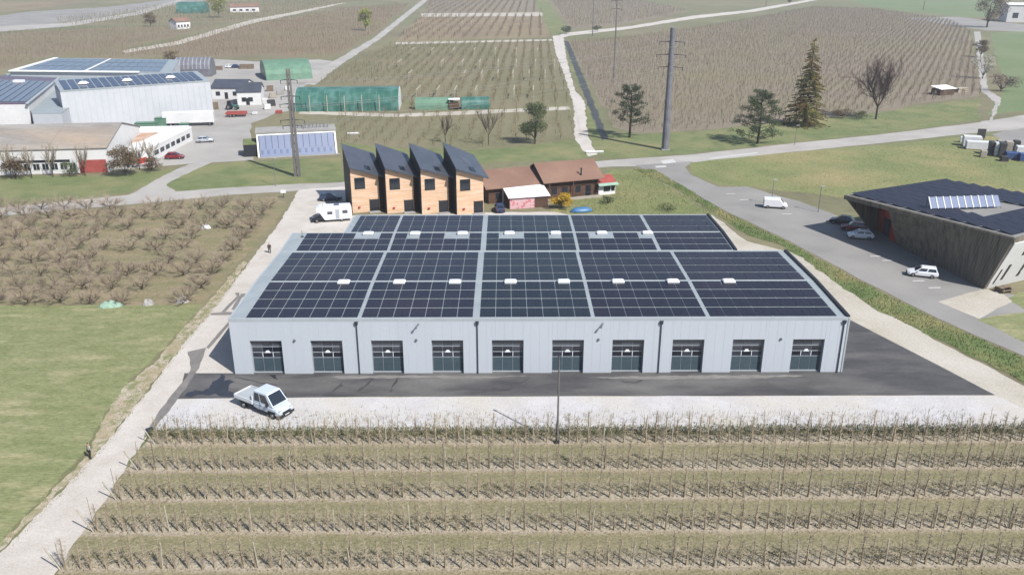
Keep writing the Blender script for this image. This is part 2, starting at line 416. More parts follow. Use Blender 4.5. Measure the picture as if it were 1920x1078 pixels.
sheet('river_bank', [(-500,48),(0,30),(60,22),(200,14),(330,-2),(420,-4),(330,10),(140,40),(40,52),(-500,80)], Z(2), 'road_grey', .8, 6)
# verges, lawns
sheet('verge', [(1084,262),(1142,250),(1200,252),(1330,245),(1480,228),(1640,214),(1740,196),(1836,186),(1836,226),(1640,252),(1480,268),(1300,288),(1150,298),(1120,290)], Z(2), 'verge', .5, 4)
sheet('verge', [(640,268),(760,280),(880,282),(960,276),(1080,262),(1120,292),(1080,300),(900,306),(640,300)], Z(2), 'verge', .5, 4)
sheet('verge', [(-400,345),(0,332),(200,330),(330,316),(290,342),(240,362),(0,384),(-400,414)], Z(2), 'verge', .4, 4)
sheet('verge', [(352,312),(470,302),(640,296),(646,340),(560,346),(430,352),(318,360),(308,352),(322,332)], Z(2), 'verge', .4, 4)
sheet('grass_patch', [(1112,340),(1150,318),(1200,318),(1335,400),(1345,412),(1120,412),(1020,410),(1050,380)], Z(2), 'meadow', .4, 3)
sheet('meadow', [(1294,304),(1420,290),(1640,274),(1800,258),(1860,256),(2200,300),(2300,420),(1920,372),(1780,350),(1590,372),(1420,352),(1345,345),(1296,326)], Z(2), 'meadow', .4, 4)
sheet('lawn', [(-500,575),(0,573),(378,571),(340,618),(292,668),(234,724),(192,784),(162,844),(0,1020),(-60,1082),(-500,1500)], Z(2), 'lawn', .18, 1)
sheet('orchard_ground', [(-500,440),(0,408),(250,388),(520,369),(540,388),(462,476),(378,571),(0,573),(-500,575)], Z(3), 'left_orchard_soil', .35, 2)
# industrial yard, access road
sheet('factory_yard', [(-300,332),(0,328),(230,318),(300,312),(372,306),(476,300),(470,232),(520,212),(552,206),(560,170),(640,118),(600,112),(480,116),(380,110),(330,120),(200,180),(-300,230)], Z(2), 'yard_concrete', .4, 5)
sheet('farm_path', [(750,214),(860,209),(1068,200),(1070,206),(860,216),(740,220),(560,214),(560,208)], Z(4), 'cream_gravel', .3, 3)
sheet('access_road', [(355,308),(400,304),(340,330),(312,346),(330,362),(240,366),(275,348),(305,330)], Z(3), 'road', .2, 3)
sheet('farm_path', [(572,158),(618,120),(700,72),(795,-2),(806,-2),(715,72),(636,124),(590,160)], Z(3), 'road', .4, 6)
sheet('farm_path', [(228,96),(330,78),(470,38),(640,6),(650,6),(476,44),(336,84),(236,100)], Z(3), 'cream_gravel', .8, 8)
sheet('farm_path', [(-300,88),(0,50),(120,44),(250,24),(340,-2),(356,-2),(262,28),(130,50),(0,60),(-300,104)], Z(3), 'road', .8, 8)
# gravel track by the ditch
sheet('gravel_track', [(1036,68),(1056,66),(1062,110),(1078,170),(1096,190),(1102,256),(1120,290),(1104,294),(1078,262),(1076,200),(1058,140),(1042,100)], Z(4), 'gravel', .25, 3)
sheet('gravel_track', [(1040,70),(1062,62),(1180,50),(1300,30),(1400,20),(1540,-4),(1556,-4),(1420,22),(1300,36),(1180,55),(1066,68),(1052,74)], Z(4), 'gravel', .5, 6)
sheet('farm_path', [(742,80),(1036,74),(1036,77),(742,84)], Z(4), 'cream_gravel', .4, 6)
sheet('farm_path', [(790,26),(1016,24),(1018,31),(788,32)], Z(4), 'cream_gravel', .6, 8)
sheet('ditch', [(1057,78),(1066,78),(1100,158),(1140,260),(1128,263),(1088,160)], Z(5), 'ditch_water', .3, 3)
sheet('ditch_bank', [(1062,78),(1057,78),(1070,130),(1098,190),(1104,250),(1128,263),(1088,160)], Z(3), 'verge', .3, 3)
# main road and its branches
road_u = [(-500,432),(0,390),(120,378),(240,366),(430,352),(545,346),(650,342)]
road_l = [(650,362),(560,358),(430,366),(240,384),(120,394),(0,406),(-500,452)]
sheet('road', road_u+road_l, Z(6), 'road', .12, 3)
sheet('road', [(640,342),(820,330),(960,318),(1140,301),(1300,290),(1480,270),(1640,254),(1836,230),(1920,216),(2300,170),(2300,190),(1960,232),(1900,244),(1845,248),(1640,270),(1480,286),(1340,300),(1290,306),(1216,312),(1145,313),(960,332),(820,346),(640,360)], Z(6), 'road', .12, 3)
sheet('side_road', [(1190,310),(1300,303),(1284,314),(1296,328),(1345,350),(1420,358),(1500,378),(1590,412),(1640,430),(1680,455),(1852,548),(1900,552),(2060,640),(2060,760),(1920,668),(1760,598),(1620,528),(1480,452),(1360,396),(1260,342)], Z(7), 'road_grey', .1, 3)
sheet('parking_bay', [(1340,352),(1400,350),(1440,362),(1470,378),(1520,398),(1450,392),(1390,372)], Z(8), 'road_grey', .1, 3)
sheet('dirt_road', [(1838,228),(1856,226),(1866,192),(1840,172),(1834,120),(1826,60),(1838,60),(1846,120),(1852,168),(1878,186),(1866,216),(1852,236)], Z(7), 'road', .25, 3)
sheet('paved_yard', [(1860,252),(1920,238),(2300,200),(2300,320),(1960,306),(1900,276)], Z(4), 'road_grey', .2, 3)
sheet('dirt_road', [(1690,34),(1800,32),(1850,40),(2000,54),(2000,62),(1850,58),(1760,44)], Z(4), 'road_grey', .6, 6)
sheet('concrete_pad', [(1758,566),(1845,542),(1876,546),(1898,566),(1870,578),(1836,598)], Z(9), 'cream_gravel', .05, 3)
sheet('grass_patch', [(1832,600),(1866,592),(1920,586),(2060,590),(2060,720),(1920,642)], Z(8), 'lawn', .2, 2)
sheet('grass_patch', [(1886,560),(1910,548),(2060,540),(2060,590),(1920,580)], Z(8), 'lawn', .2, 2)
# gravel track on the left, yard round the hall
sheet('gravel_track', [(-150,1180),(0,1036),(60,976),(180,852),(240,780),(300,704),(350,636),(410,566),(470,488),(520,424),(545,384),(560,356),(650,350),(660,420),(650,440),(560,440),(560,470),(440,604),(442,704),(372,700),(334,748),(284,802),(210,920),(100,1084),(30,1180)], Z(7), 'gravel', .15, 1)
sheet('bare_soil', [(0,1018),(60,958),(168,850),(190,792),(230,728),(292,678),(345,614),(400,556),(456,488),(464,492),(410,568),(354,634),(300,700),(250,766),(182,850),(60,974),(-4,1036)], Z(8), 'bare_soil', .14, .7)
sheet('gravel_yard', [(560,438),(650,404),(780,402),(920,400),(1040,404),(1336,404),(1400,452),(1470,470),(1500,478),(1620,566),(1920,724),(2100,800),(2100,836),(1920,800),(1860,806),(1200,806),(600,806),(284,806),(300,770),(334,748),(1590,700)], Z(6), 'cream_gravel', .2, 2)
sheet('white_gravel', [(333,749),(460,746),(1000,744),(1866,742),(1925,768),(2080,800),(2080,840),(1930,806),(1500,808),(900,808),(286,808),(300,780)], Z(9), 'white_gravel', .12, 2)
yard = sheet('asphalt_yard', [(346,700),(442,700),(442,640),(1470,640),(1480,484),(1520,520),(1594,600),(1720,665),(1866,741),(1500,742),(700,744),(333,748)], Z(10), 'asphalt', .03, 4)
sheet('trench_patch', [(352,660),(386,652),(374,690),(328,756),(286,808),(276,806),(304,764),(352,704),(358,690)], Z(11), 'trench', .06, 1)
sheet('trench_patch', [(386,652),(428,604),(432,608),(392,654)], Z(11), 'trench', .03, 1)
sheet('trench_patch', [(394,588),(418,585),(440,586),(438,591),(396,591)], Z(11), 'trench', .03, 1)
sheet('trench_patch', [(416,584),(444,556),(440,550),(448,549),(449,557),(422,586)], Z(11), 'trench', .03, 1)
sheet('trench_patch', [(434,580),(452,551),(462,551),(462,556),(454,558),(440,582)], Z(11), 'trench', .03, 1)
sheet('drain_pit', [(272,804),(286,800),(288,808),(272,814)], Z(12), 'wet', .04, 1)
# wet stains and tyre marks on the fresh asphalt
sheet('wet_stain', [(346,744),(352,736),(366,732),(380,734),(392,728),(398,716),(408,712),(414,702),(422,706),(420,714),(432,712),(440,716),(430,722),(428,734),(442,738),(440,745),(420,744),(404,738),(392,742),(372,740),(358,746)], Z(11), 'wet', .12, .8)
for i, (P, m_) in enumerate([
    ([(440,706),(466,712),(520,722),(520,723.5),(464,714),(440,708)], 'skid'), ([(622,734),(636,723),(646,714),(641,722),(645,724),(632,730),(624,735.5)], 'skid'),
    ([(670,734),(684,723),(704,706),(708,703),(700,711),(686,724.5),(672,735.5)], 'skid'), ([(731,736),(734,726),(746,709),(753,701),(748,710),(736.5,726),(734,736)], 'skid'),
    ([(902,733),(908,728),(924,726),(934,730),(950,731.5),(968,722),(990,710.5),(993,711),(970,724),(954,733),(930,733.5),(912,735)], 'skid'),
    ([(1166,713),(1172,716),(1190,717),(1204,711),(1208,704),(1210,706),(1206,713),(1192,719),(1172,718),(1164,715)], 'skid'),
    ([(620,706),(760,704),(900,706),(1000,705),(900,710),(760,709),(640,711)], 'dust'), ([(1100,708),(1300,704),(1540,704),(1420,710),(1200,712)], 'dust'),
    ([(505,703),(516,703),(522,712),(512,709)], 'wet')]):
    sheet('tyre_mark' if m_ == 'skid' else ('wet_stain' if m_ == 'wet' else 'dust_stain'), P, Z(12)+.0006*i, m_, .1, .6, seed=i)
sheet('orchard_floor', [(284,808),(600,806),(1200,806),(1930,804),(2200,860),(2500,1500),(-500,1500),(100,1084),(210,920)], Z(8), 'orchard_floor', .2, 2)
# grassy ditch beside the side road
BANK = [(1186,318),(1226,318),(1290,355),(1360,398),(1480,456),(1620,532),(1760,602),(1920,672),(2060,764),(2060,830),(1920,718),(1790,650),(1640,580),(1540,510),(1470,462),(1400,440),(1335,398),(1260,350)]
sheet('grass_bank', BANK, Z(10), 'bank', .3, 1.5)
for i, (x, y) in enumerate([(1641,481),(1664,489),(1722,527),(1752,540),(1370,364),(1395,375),(1475,402)]):
    c = G(x, y); q = [(c[0]+a, c[1]+b) for a, b in ((-.9,-.25),(.9,-.12),(.9,.25),(-.9,.12))]
    sheet('bay_mark', q, Z(13), 'paint_white', 0, 9, px=False)
# painted edge of the main road crossing
for P in ([(1238,302),(1262,299),(1268,305),(1244,308)], [(1228,312),(1248,311),(1250,314),(1230,315)], [(1330,297),(1420,286),(1420,288),(1330,299)]):
    sheet('road_mark', P, Z(11), 'paint_white', .05, 2)
# paddock path in front of chalets
sheet('garden_path', [(900,410),(1120,410),(1040,398),(960,398),(900,400)], Z(11), 'gravel', .2, 2)
# ------------------------------------------------------------------ main hall
HW, H0 = 70.0, 6.95
Y1, YR1, Y2, YR2 = 23.3, 11.1, 41.0, 31.2
RISE = 0.24
def zr(y):
    if y <= YR1: return H0+RISE*y/YR1
    if y <= Y1: return H0+RISE*(Y1-y)/(Y1-YR1)
    if y <= YR2: return H0+RISE*(y-Y1)/(YR2-Y1)
    return H0+RISE*(Y2-y)/(Y2-YR2)
hall = thing('storage_hall', 'long pale grey metal hall with ten roller doors and a roof full of solar panels', 'hall')
DOOR_X = [3.9+6.87*i for i in range(10)]; DW, DH = 3.6, 4.25
# core walls (set back behind the cladding on the front)
core = MB()
XL2, XR2 = 7.5, 63.2
out = [(0.05, .62), (HW-.05, .62), (HW-.05, Y1), (XR2, Y1), (XR2, Y2), (XL2, Y2), (XL2, YR2), (0.05, YR2)]
core.prism(out, 0, H0-.35)
core.build('wall', 'cladding', hall)
# vertical cladding panels on the front, cut round the door openings
xs = [0.0]
while xs[-1] < HW-1.02: xs.append(xs[-1]+1.0)
xs.append(HW)
edges = sorted(set([round(x, 3) for x in xs]+[round(d+s*DW/2, 3) for d in DOOR_X for s in (-1, 1)]))
edges = [e for i, e in enumerate(edges) if i == 0 or e-edges[i-1] > .12 or any(abs(abs(e-d)-DW/2) < .002 for d in DOOR_X)]
edges = [e for i, e in enumerate(edges) if i == len(edges)-1 or not (edges[i+1]-e < .12 and not any(abs(abs(e-d)-DW/2) < .002 for d in DOOR_X))]
for a, b in zip(edges[:-1], edges[1:]):
    mid = (a+b)/2
    over = any(abs(mid-d) < DW/2 for d in DOOR_X)
    z0 = DH if over else .12
    p = MB(); g = .0018
    p.loft([[(a+g, .6, z0), (a+g, .007, z0), (a+g+.008, 0, z0), (b-g-.008, 0, z0), (b-g, .007, z0), (b-g, .6, z0)],
            [(a+g, .6, H0-.05), (a+g, .007, H0-.05), (a+g+.008, 0, H0-.05), (b-g-.008, 0, H0-.05), (b-g, .007, H0-.05), (b-g, .6, H0-.05)]])
    p.build('cladding_panel', 'cladding', hall)
# plinth between the doors
prev = 0.02
for d in DOOR_X+[HW+DW/2]:
    b = min(d-DW/2, HW-.02)
    MB().box(prev, b, .02, .61, 0.0, .118).build('plinth', 'concrete', hall)
    prev = d+DW/2
# doors
door_mesh = {}
def dm(key, fn):
    if key not in door_mesh:
        b = MB(); fn(b); door_mesh[key] = b
    return door_mesh[key]
for i, dx in enumerate(DOOR_X):
    d = MB(); d.box(-DW/2+.02, DW/2-.02, .47, .58, .02, DH-.02)
    dr = d.build('roller_door', 'door_frame', hall, (dx, 0, 0))
    cols = [(-1.70, -.62), (-.56, .56), (.62, 1.70)]
    for (z0, z1, m_) in ((3.42, 4.0, 'pane_grey'), (2.72, 3.26, 'pane_dark'), (2.04, 2.56, 'pane_dark')):
        for (a, b) in cols:
            MB().box(a, b, .43, .475, z0, z1).build('pane', ('pane_reflect' if rng.random() < .3 else m_), dr)  # reflections put into the glass colour: grey top row, random mid tones
    for (z0, z1) in ((.22, 1.06), (1.08, 1.9)):
        for (a, b) in cols:
            MB().box(a, b, .44, .475, z0, z1).build('door_section', 'door_panel', dr)
    MB().box(-1.78, 1.78, .40, .475, .03, .18).build('bottom_seal', 'trim_pale', dr)
    pl = MB(); pl.loft([[(-.34, .425, 2.56), (.34, .425, 2.56), (.14, .425, 2.86), (-.14, .425, 2.86)], [(-.34, .40, 2.56), (.34, .40, 2.56), (.14, .40, 2.86), (-.14, .40, 2.86)]])
    pl.build('door_badge', 'dome_white', dr)
    for sx in (-.62, .56):
        MB().box(sx, sx+.06, .41, .45, 2.0, 2.62).build('badge_bar', 'dome_white', dr)
    MB().box(dx-DW/2, dx+DW/2, .02, .56, DH-.03, DH-.002).build('lintel', 'trim_dark', hall)
# roof decks (one per slope)
def deck(x0, x1, ya, yb, nm='roof_deck'):
    MB().slab((x0, ya, zr(ya)), (x1, ya, zr(ya)), (x1, yb, zr(yb)), (x0, yb, zr(yb)), .3).build(nm, 'roof_metal', hall)
deck(0, HW, .0, YR1-.003); deck(0, HW, YR1, Y1-.003)
deck(0.0, XR2, Y1, YR2-.003); deck(XL2, XR2, YR2, Y2)
# copings
def coping(pts, m_, w=.35, h=.16, nm='coping'):
    for (a, b) in zip(pts[:-1], pts[1:]):
        d = Vector((b[0]-a[0], b[1]-a[1], 0)).normalized(); n = Vector((-d.y, d.x, 0))*w
        za, zb = zr(a[1])+h, zr(b[1])+h
        q = [(a[0], a[1], za), (b[0], b[1], zb), (b[0]+n.x, b[1]+n.y, zb), (a[0]+n.x, a[1]+n.y, za)]
        MB().slab(*q, h+.32).build(nm, m_, hall)
coping([(.0, -.02), (HW, -.02)], 'trim_pale', .22, .05, 'eave_trim')
coping([(HW+.02, 0), (HW+.02, YR1), (HW+.02, Y1)], 'trim_dark', .36, .24)
coping([(XR2+.02, Y1+.05), (XR2+.02, YR2), (XR2+.02, Y2)], 'trim_dark', .34, .24)
coping([(-.02, YR2), (-.02, Y1), (-.02, YR1), (-.02, 0)], 'trim_pale', .22, .06)
coping([(XL2-.02, Y2), (XL2-.02, YR2)], 'trim_pale', .22, .06)
coping([(XR2, Y2+.02), (XL2, Y2+.02)], 'trim_pale', .25, .08)
MB().box(.3, HW-.6, Y1-.12, Y1+.12, H0-.05, H0+.06).build('valley_gutter', 'trim_pale', hall)
MB().box(2.2, HW-.9, YR1-.12, YR1+.12, H0+RISE-.02, H0+RISE+.05).build('ridge_cap', 'trim_pale', hall)
MB().box(XL2+.3, XR2-.7, YR2-.14, YR2+.14, H0+RISE-.02, H0+RISE+.05).build('ridge_cap', 'trim_pale', hall)
# skylights
SKY1 = [G(x, 527, 7.4)[0] for x in (645, 749, 853, 957, 1057, 1159, 1262, 1367)]
SKY2 = [G(x, 439, 7.3)[0] for x in (690, 778, 867, 955, 1042, 1129, 1215)]
def skylight(x, y, wide, yoff):
    cb = MB().box(x-.72, x+.72, y-.5, y+.5, zr(y)-.1, zr(y)+.2).build('skylight', 'trim_pale', hall)
    dm_ = MB()
    rg = lambda w, d, z: [(x-w+.1, y-d, z), (x+w-.1, y-d, z), (x+w, y-d+.1, z), (x+w, y+d-.1, z), (x+w-.1, y+d, z), (x-w+.1, y+d, z), (x-w, y+d-.1, z), (x-w, y-d+.1, z)]
    z = zr(y)+.2
    dm_.loft([rg(.76, .54, z), rg(.76, .54, z+.06), rg(.64, .43, z+.17), rg(.36, .24, z+.23)])
    dm_.build('dome', 'dome_white', cb)
    if wide:
        a, b = wide
        MB().slab(*[(px_, py_, zr(py_)+.03) for px_, py_ in ((x-a, y+yoff-.75), (x+b, y+yoff-.75), (x+b, y+yoff+.75), (x-a, y+yoff+.75))], .05).build('flashing', 'roof_metal', hall)
W1 = [(1.6, 2.2), None, None, (1.1, 2.2), (1.2, 1.3), (1.9, 2.0), (1.3, 2.1), (1.2, 1.0)]
W2 = [(1.8, 2.2), (1.2, 1.2), (2.4, 1.3), (1.3, 2.4), (1.1, 1.2), (1.9, 1.6), (1.3, .9)]
for x, w in zip(SKY1, W1): skylight(x, YR1-.55, w, .1)
for x, w in zip(SKY2, W2): skylight(x, YR2-.75, w or (1.2, 1.2), -.15)
# solar modules
PITCHX = .9
def module(w, dpt):
    b = MB(); t = .035
    b.box(-w/2, w/2, -dpt/2, dpt/2, 0, t)
    return b
BL1 = [(1.9, 14, 'pv_b'), (14.9, 14, 'pv_b'), (28.25, 14, 'pv_c'), (41.25, 14, 'pv_a'), (54.3, 16, 'pv_a')]
BL2 = [(2.2, 14, 'pv_b'), (15.15, 14, 'pv_b'), (28.45, 14, 'pv_c'), (41.45, 12, 'pv_a'), (52.75, 11, 'pv_a')]
def ptop(x, y, w, dpt, up):
    h = .02+up
    return [(x-w/2, y-dpt/2, zr(y-dpt/2)+h), (x+w/2, y-dpt/2, zr(y-dpt/2)+h), (x+w/2, y+dpt/2, zr(y+dpt/2)+h), (x-w/2, y+dpt/2, zr(y+dpt/2)+h)]
PF, PB, PA2, PB2 = 2.68, 2.9, 2.46, 3.08
rows_front = [.22+PF*(k+.5) for k in range(4)]
rows_back1 = [11.35+PB*(k+.5) for k in range(4)]
rows_a2 = [23.62+PA2*(k+.5) for k in range(3)]
rows_b2 = [31.5+PB2*(k+.5) for k in range(3)]
PDOF = {}
for rws_, p_ in ((rows_front, PF), (rows_back1, PB), (rows_a2, PA2), (rows_b2, PB2)):
    for y_ in rws_: PDOF[y_] = p_-.27
PD = PF-.27; PWD = .845
# individual modules on the front slope (rest joined below)
zr_s = (zr(PD/2+.001)-zr(.001))/(PD/2)
pm = {}
for key in ('pv_a', 'pv_b', 'pv_c'):
    b = MB(); s = RISE/YR1*PD/2
    b.slab((-PWD/2, -PD/2, -s), (PWD/2, -PD/2, -s), (PWD/2, PD/2, s), (-PWD/2, PD/2, s), .04)
    me = b.mesh('solar_panel'); me.materials.append(M(key)); pm[key] = me
def xs_block(x0, n):
    o = []
    for k in range(n):
        o.append(x0+(k//2)*2*PITCHX+(k % 2)*.865+PWD/2+.02)
    return o
for x0, n, key in BL1:
    for y in rows_front:
        for x in xs_block(x0, n):
            share('solar_panel', pm[key], hall, (x, y, zr(y)+.06))
# mounting strips: pale rails showing in the gaps between module pairs
def hidden(x, y):
    for sx, w in list(zip(SKY1, W1)):
        a, b = w or (1.0, 1.0)
        if sx-a-.3 < x < sx+b+.3 and abs(y-YR1) < .9: return True
    for sx, w in zip(SKY2, W2):
        a, b = w or (1.2, 1.2)
        if sx-a+.25 < x < sx+b-.25 and abs(y-(YR2-.9)) < 1.0: return True
    return False
for key in ('pv_a', 'pv_b', 'pv_c'):
    b = MB()
    for x0, n, k2 in BL1:
        if k2 != key: continue
        for y in rows_back1:
            for x in xs_block(x0, n):
                b.slab(*ptop(x, y, PWD, PDOF[y], .04), .04)
    for x0, n, k2 in BL2:
        if k2 != key: continue
        for y in rows_a2+rows_b2:
            for x in xs_block(x0, n):
                if y > YR2 and x < XL2+.9: continue
                if hidden(x, y): continue
                b.slab(*ptop(x, y, PWD, PDOF[y], .04), .04)
    tag(b.build('solar_panels', key, hall), kind='stuff')
rb = MB()
for BL, rws in ((BL1, rows_front+rows_back1), (BL2, rows_a2+rows_b2)):
    for x0, n, key in BL:
        for y in rws:
            if y > YR2 and BL is BL2:
                xa = max(x0, XL2+1.2)
            else: xa = x0
            xe = x0+n*PITCHX
            if xe-xa < 1: continue
            for yy in (y-.62, y+.62):
                rb.slab((xa, yy-.03, zr(yy)+.018), (xe, yy-.03, zr(yy)+.018), (xe, yy+.03, zr(yy)+.018), (xa, yy+.03, zr(yy)+.018), .05)
rb.build('mounting_rails', 'pv_frame', hall)
# downpipes, lamps
for x in (14.35, 27.95, 48.75, 69.45):
    p = MB(); p.tube((x, -.1, .05), (x, -.1, H0-.75), .06, n=8); p.build('downpipe', 'pipe', hall)
    p = MB(); p.loft([[(x-.13, -.2, H0-.75), (x+.13, -.2, H0-.75), (x+.13, -.02, H0-.75), (x-.13, -.02, H0-.75)], [(x-.18, -.24, H0-.45), (x+.18, -.24, H0-.45), (x+.18, -.02, H0-.45), (x-.18, -.02, H0-.45)], [(x-.18, -.24, H0-.32), (x+.18, -.24, H0-.32), (x+.18, -.02, H0-.32), (x-.18, -.02, H0-.32)]])
    p.build('rain_hopper', 'pipe', hall)
MB().box(HW-.12, HW+.06, -.06, .3, .1, H0-.1).build('corner_trim', 'trim_pale', hall)
for x in (7.2, 21.0, 41.7, 62.5):
    p = MB(); p.tube((x, -.16, 4.3), (x, .02, 4.3), .13, .17, 8); p.build('wall_lamp', 'lamp_grey', hall)
for x in (21.2, 42.0):
    p = MB(); p.tube((x-.12, -.5, 6.05), (x+.15, 0, 6.3), .09, .09, 6); p.box(x-.22, x-.02, -.62, -.42, 5.95, 6.12); p.build('flood_light', 'lamp_grey', hall)
# low weather mast on the roof edge
m_ = MB(); c = G(567, 445, 7.1); m_.tube((c[0], c[1], H0), (c[0], c[1], H0+1.2), .03, n=5); m_.box(c[0]-.2, c[0]+.2, c[1]-.15, c[1]+.15, H0, H0+.3); m_.build('roof_vent', 'steel_dark', hall)
# ------------------------------------------------------------------ other buildings
def rot2(v, a): return (v[0]*math.cos(a)-v[1]*math.sin(a), v[0]*math.sin(a)+v[1]*math.cos(a))
def window(parent, x0, x1, z0, z1, y=0.0, nx=2, frame='trim_dark', glass='glass', nz=1, d=.06):
    """framed window on a wall facing -y in the parent's frame"""
    f = MB(); w = .07
    f.box(x0-w, x1+w, y-d, y+.02, z1, z1+w); f.box(x0-w, x1+w, y-d, y+.02, z0-w, z0)
    f.box(x0-w, x0, y-d, y+.02, z0, z1); f.box(x1, x1+w, y-d, y+.02, z0, z1)
    for k in range(1, nx): xm = x0+(x1-x0)*k/nx; f.box(xm-.03, xm+.03, y-d, y+.02, z0, z1)
    o = f.build('window', frame, parent)
    MB().box(x0, x1, y-d*.5, y+.01, z0, z1).build('pane', glass, o)
    return o
def gable(t, L, D, he, hr, wall, roof, ov=.4, th=.2, ridge_at=.5):
    """house in its own frame: front along x at y=0, depth +y, ridge along x"""
    yr = D*ridge_at
    w = MB()
    w.loft([[(0, 0, 0), (0, D, 0), (0, D, he), (0, yr, hr), (0, 0, he)][::-1], [(L, 0, 0), (L, D, 0), (L, D, he), (L, yr, hr), (L, 0, he)][::-1]])
    w.build('wall', wall, t)
    sl = (hr-he)/yr; sl2 = (hr-he)/(D-yr); e = .06
    MB().slab((-ov, -ov, he-ov*sl+th+e), (L+ov, -ov, he-ov*sl+th+e), (L+ov, yr, hr+th+e), (-ov, yr, hr+th+e), th).build('roof', roof, t)
    MB().slab((-ov, yr+.004, hr+th+e), (L+ov, yr+.004, hr+th+e), (L+ov, D+ov, he-ov*sl2+th+e), (-ov, D+ov, he-ov*sl2+th+e), th).build('roof', roof, t)
def frame_from(a, b):
    return (a[0], a[1], 0), math.atan2(b[1]-a[1], b[0]-a[0]), math.hypot(b[0]-a[0], b[1]-a[1])

# four timber row houses with steep single-pitch roofs
A_T = R(17.5)
names = ['leftmost timber row house with steep dark roof beside the motorhome', 'second timber row house from the left with steep dark roof',
         'third timber row house from the left with steep dark roof', 'rightmost timber row house with steep dark roof next to the brown chalet']
for i in range(4):
    x0 = 2.5+6.55*i; y0 = 66.2-.45*i
    t = thing('row_house', names[i], 'house', (x0, y0, 0), A_T, 'timber row houses')
    W_, D_ = 5.15, 9.2
    zfl, zfr, zbl, zbr = 8.75, 7.0, 10.9+.15*i, 9.0
    w = MB()
    w.loft([[(0, 0, 0), (W_, 0, 0), (W_, D_, 0), (0, D_, 0)], [(0, 0, zfl), (W_, 0, zfr), (W_, D_, zbr), (0, D_, zbl)]])
    w.build('wall', 'wood_new', t)
    # skin on the flank away from the sun, its shade put into the dark colour
    MB().loft([[(-.06, -.02, 0), (-.002, -.02, 0), (-.002, D_+.02, 0), (-.06, D_+.02, 0)], [(-.06, -.02, zfl), (-.002, -.02, zfl), (-.002, D_+.02, zbl), (-.06, D_+.02, zbl)]]).build('flank_shade', 'slate_side', t)
    ov = .75
    def rz(x, y): return (zfl*(1-x/W_)+zfr*x/W_)*(1-y/D_)+(zbl*(1-x/W_)+zbr*x/W_)*(y/D_)
    MB().slab(*[(x, y, rz(x, y)+.3) for x, y in ((-.15, -ov), (W_+.85, -ov), (W_+.85, D_+.3), (-.15, D_+.3))], .28).build('roof', 'slate', t)
    MB().slab(*[(x, y, rz(x, y)+.36) for x, y in ((W_*.56, .3), (W_*.56+1.0, .3), (W_*.56+1.0, 2.0), (W_*.56, 2.0))], .05).build('roof_window', 'glass', t)
    window(t, .75, 2.55, 4.6, 6.6, 0, 2)
    # entrance recess and door
    dd = MB(); dd.box(3.35, W_-.1, -.04, .03, .05, 2.35); d_o = dd.build('entrance_door', 'pane_dark', t)
    MB().box(3.25, 3.35, -.07, .03, 0, 2.45).build('door_frame', 'trim_dark', d_o)
    MB().box(1.1, 1.5, -.22, -.02, .95, 1.2).build('letter_box', 'red_dark', t)
    MB().box(3.0, W_, -1.2, -.06, 0.0, .12).build('door_step', 'concrete', t)
    # recessed link block towards the next house, the recess shade put into its dark colour
    if i < 3:
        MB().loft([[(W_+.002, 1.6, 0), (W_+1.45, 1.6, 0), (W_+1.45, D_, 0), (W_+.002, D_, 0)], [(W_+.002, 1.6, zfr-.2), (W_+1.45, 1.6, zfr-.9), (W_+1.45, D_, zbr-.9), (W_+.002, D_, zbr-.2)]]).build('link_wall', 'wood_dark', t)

# chalet in two parts
A_C = R(19)
t = thing('chalet', 'dark timber chalet with wide brown roof and chimney stub right of the row houses', 'house', (39.2, 75.3, 0), A_C)
gable(t, 11.3, 9.5, 3.9, 6.2, 'wood_dark', 'brown_roof', .9, .16)
window(t, 1.2, 2.2, 1.1, 2.2, 0, 2); window(t, 3.4, 4.5, 1.1, 2.2, 0, 2); window(t, 6.4, 7.3, 1.1, 2.2, 0, 2)
MB().box(8.5, 9.6, -.05, .02, .1, 2.2).build('door', 'pane_dark', t)
p = MB(); p.tube((7.6, .4, 4.1), (7.6, .4, 5.6), .16, n=8); p.tube((7.6, .4, 5.6), (7.6, .4, 5.75), .24, n=8); p.build('chimney', 'steel_dark', t)
for x in (.4, 5.5, 10.9):
    MB().box(x-.09, x+.09, -.8, -.62, 0, 3.5).build('veranda_post', 'wood_dark', t)
for z in (2.45, 2.75, 3.05):
    MB().box(.4, 10.9, -.12, -.03, z, z+.08).build('wall_board', 'wood_dark', t)
MB().box(-.2, 11.2, -2.0, -.9, 0, .35).build('terrace_wall', 'stone', t)
t2 = thing('chalet', 'low brown-roofed timber barn between the row houses and the chalet', 'house', (27.9, 72.3, 0), A_C)
gable(t2, 11.2, 11.0, 3.3, 5.3, 'wood_dark', 'brown_roof', .8, .16)
window(t2, 1.5, 2.5, 1.0, 2.0, 0, 2)
# shed with a white roof
t = thing('garden_shed', 'small shed with white sheet roof and pink painted front wall', 'shed', (32.0, 68.6, 0), R(14))
gable(t, 7.6, 4.6, 2.2, 3.1, 'pink_wall', 'white_roof', .35, .08, .99)
MB().box(4.9, 7.55, -.05, .02, 0, 2.1).build('shed_door', 'wood_dark', t)
MB().box(-.06, -.002, .0, 4.6, 0, 2.2).build('side_wall', 'wood_dark', t)
# annex
t = thing('annex', 'small white annex with red and mint green roof at the chalet end', 'annex', (49.9, 78.6, 0), A_C)
gable(t, 3.7, 4.5, 2.3, 3.3, 'white_wall', 'red_roof', .3, .1, .6)
MB().slab((-.3, -1.0, 2.2), (4.0, -1.0, 2.2), (4.0, -.25, 2.52), (-.3, -.25, 2.52), .08).build('awning', 'mint', t)
window(t, 1.2, 2.5, .8, 2.0, 0, 2); window(t, 2.9, 3.5, .8, 2.0, 0, 1)
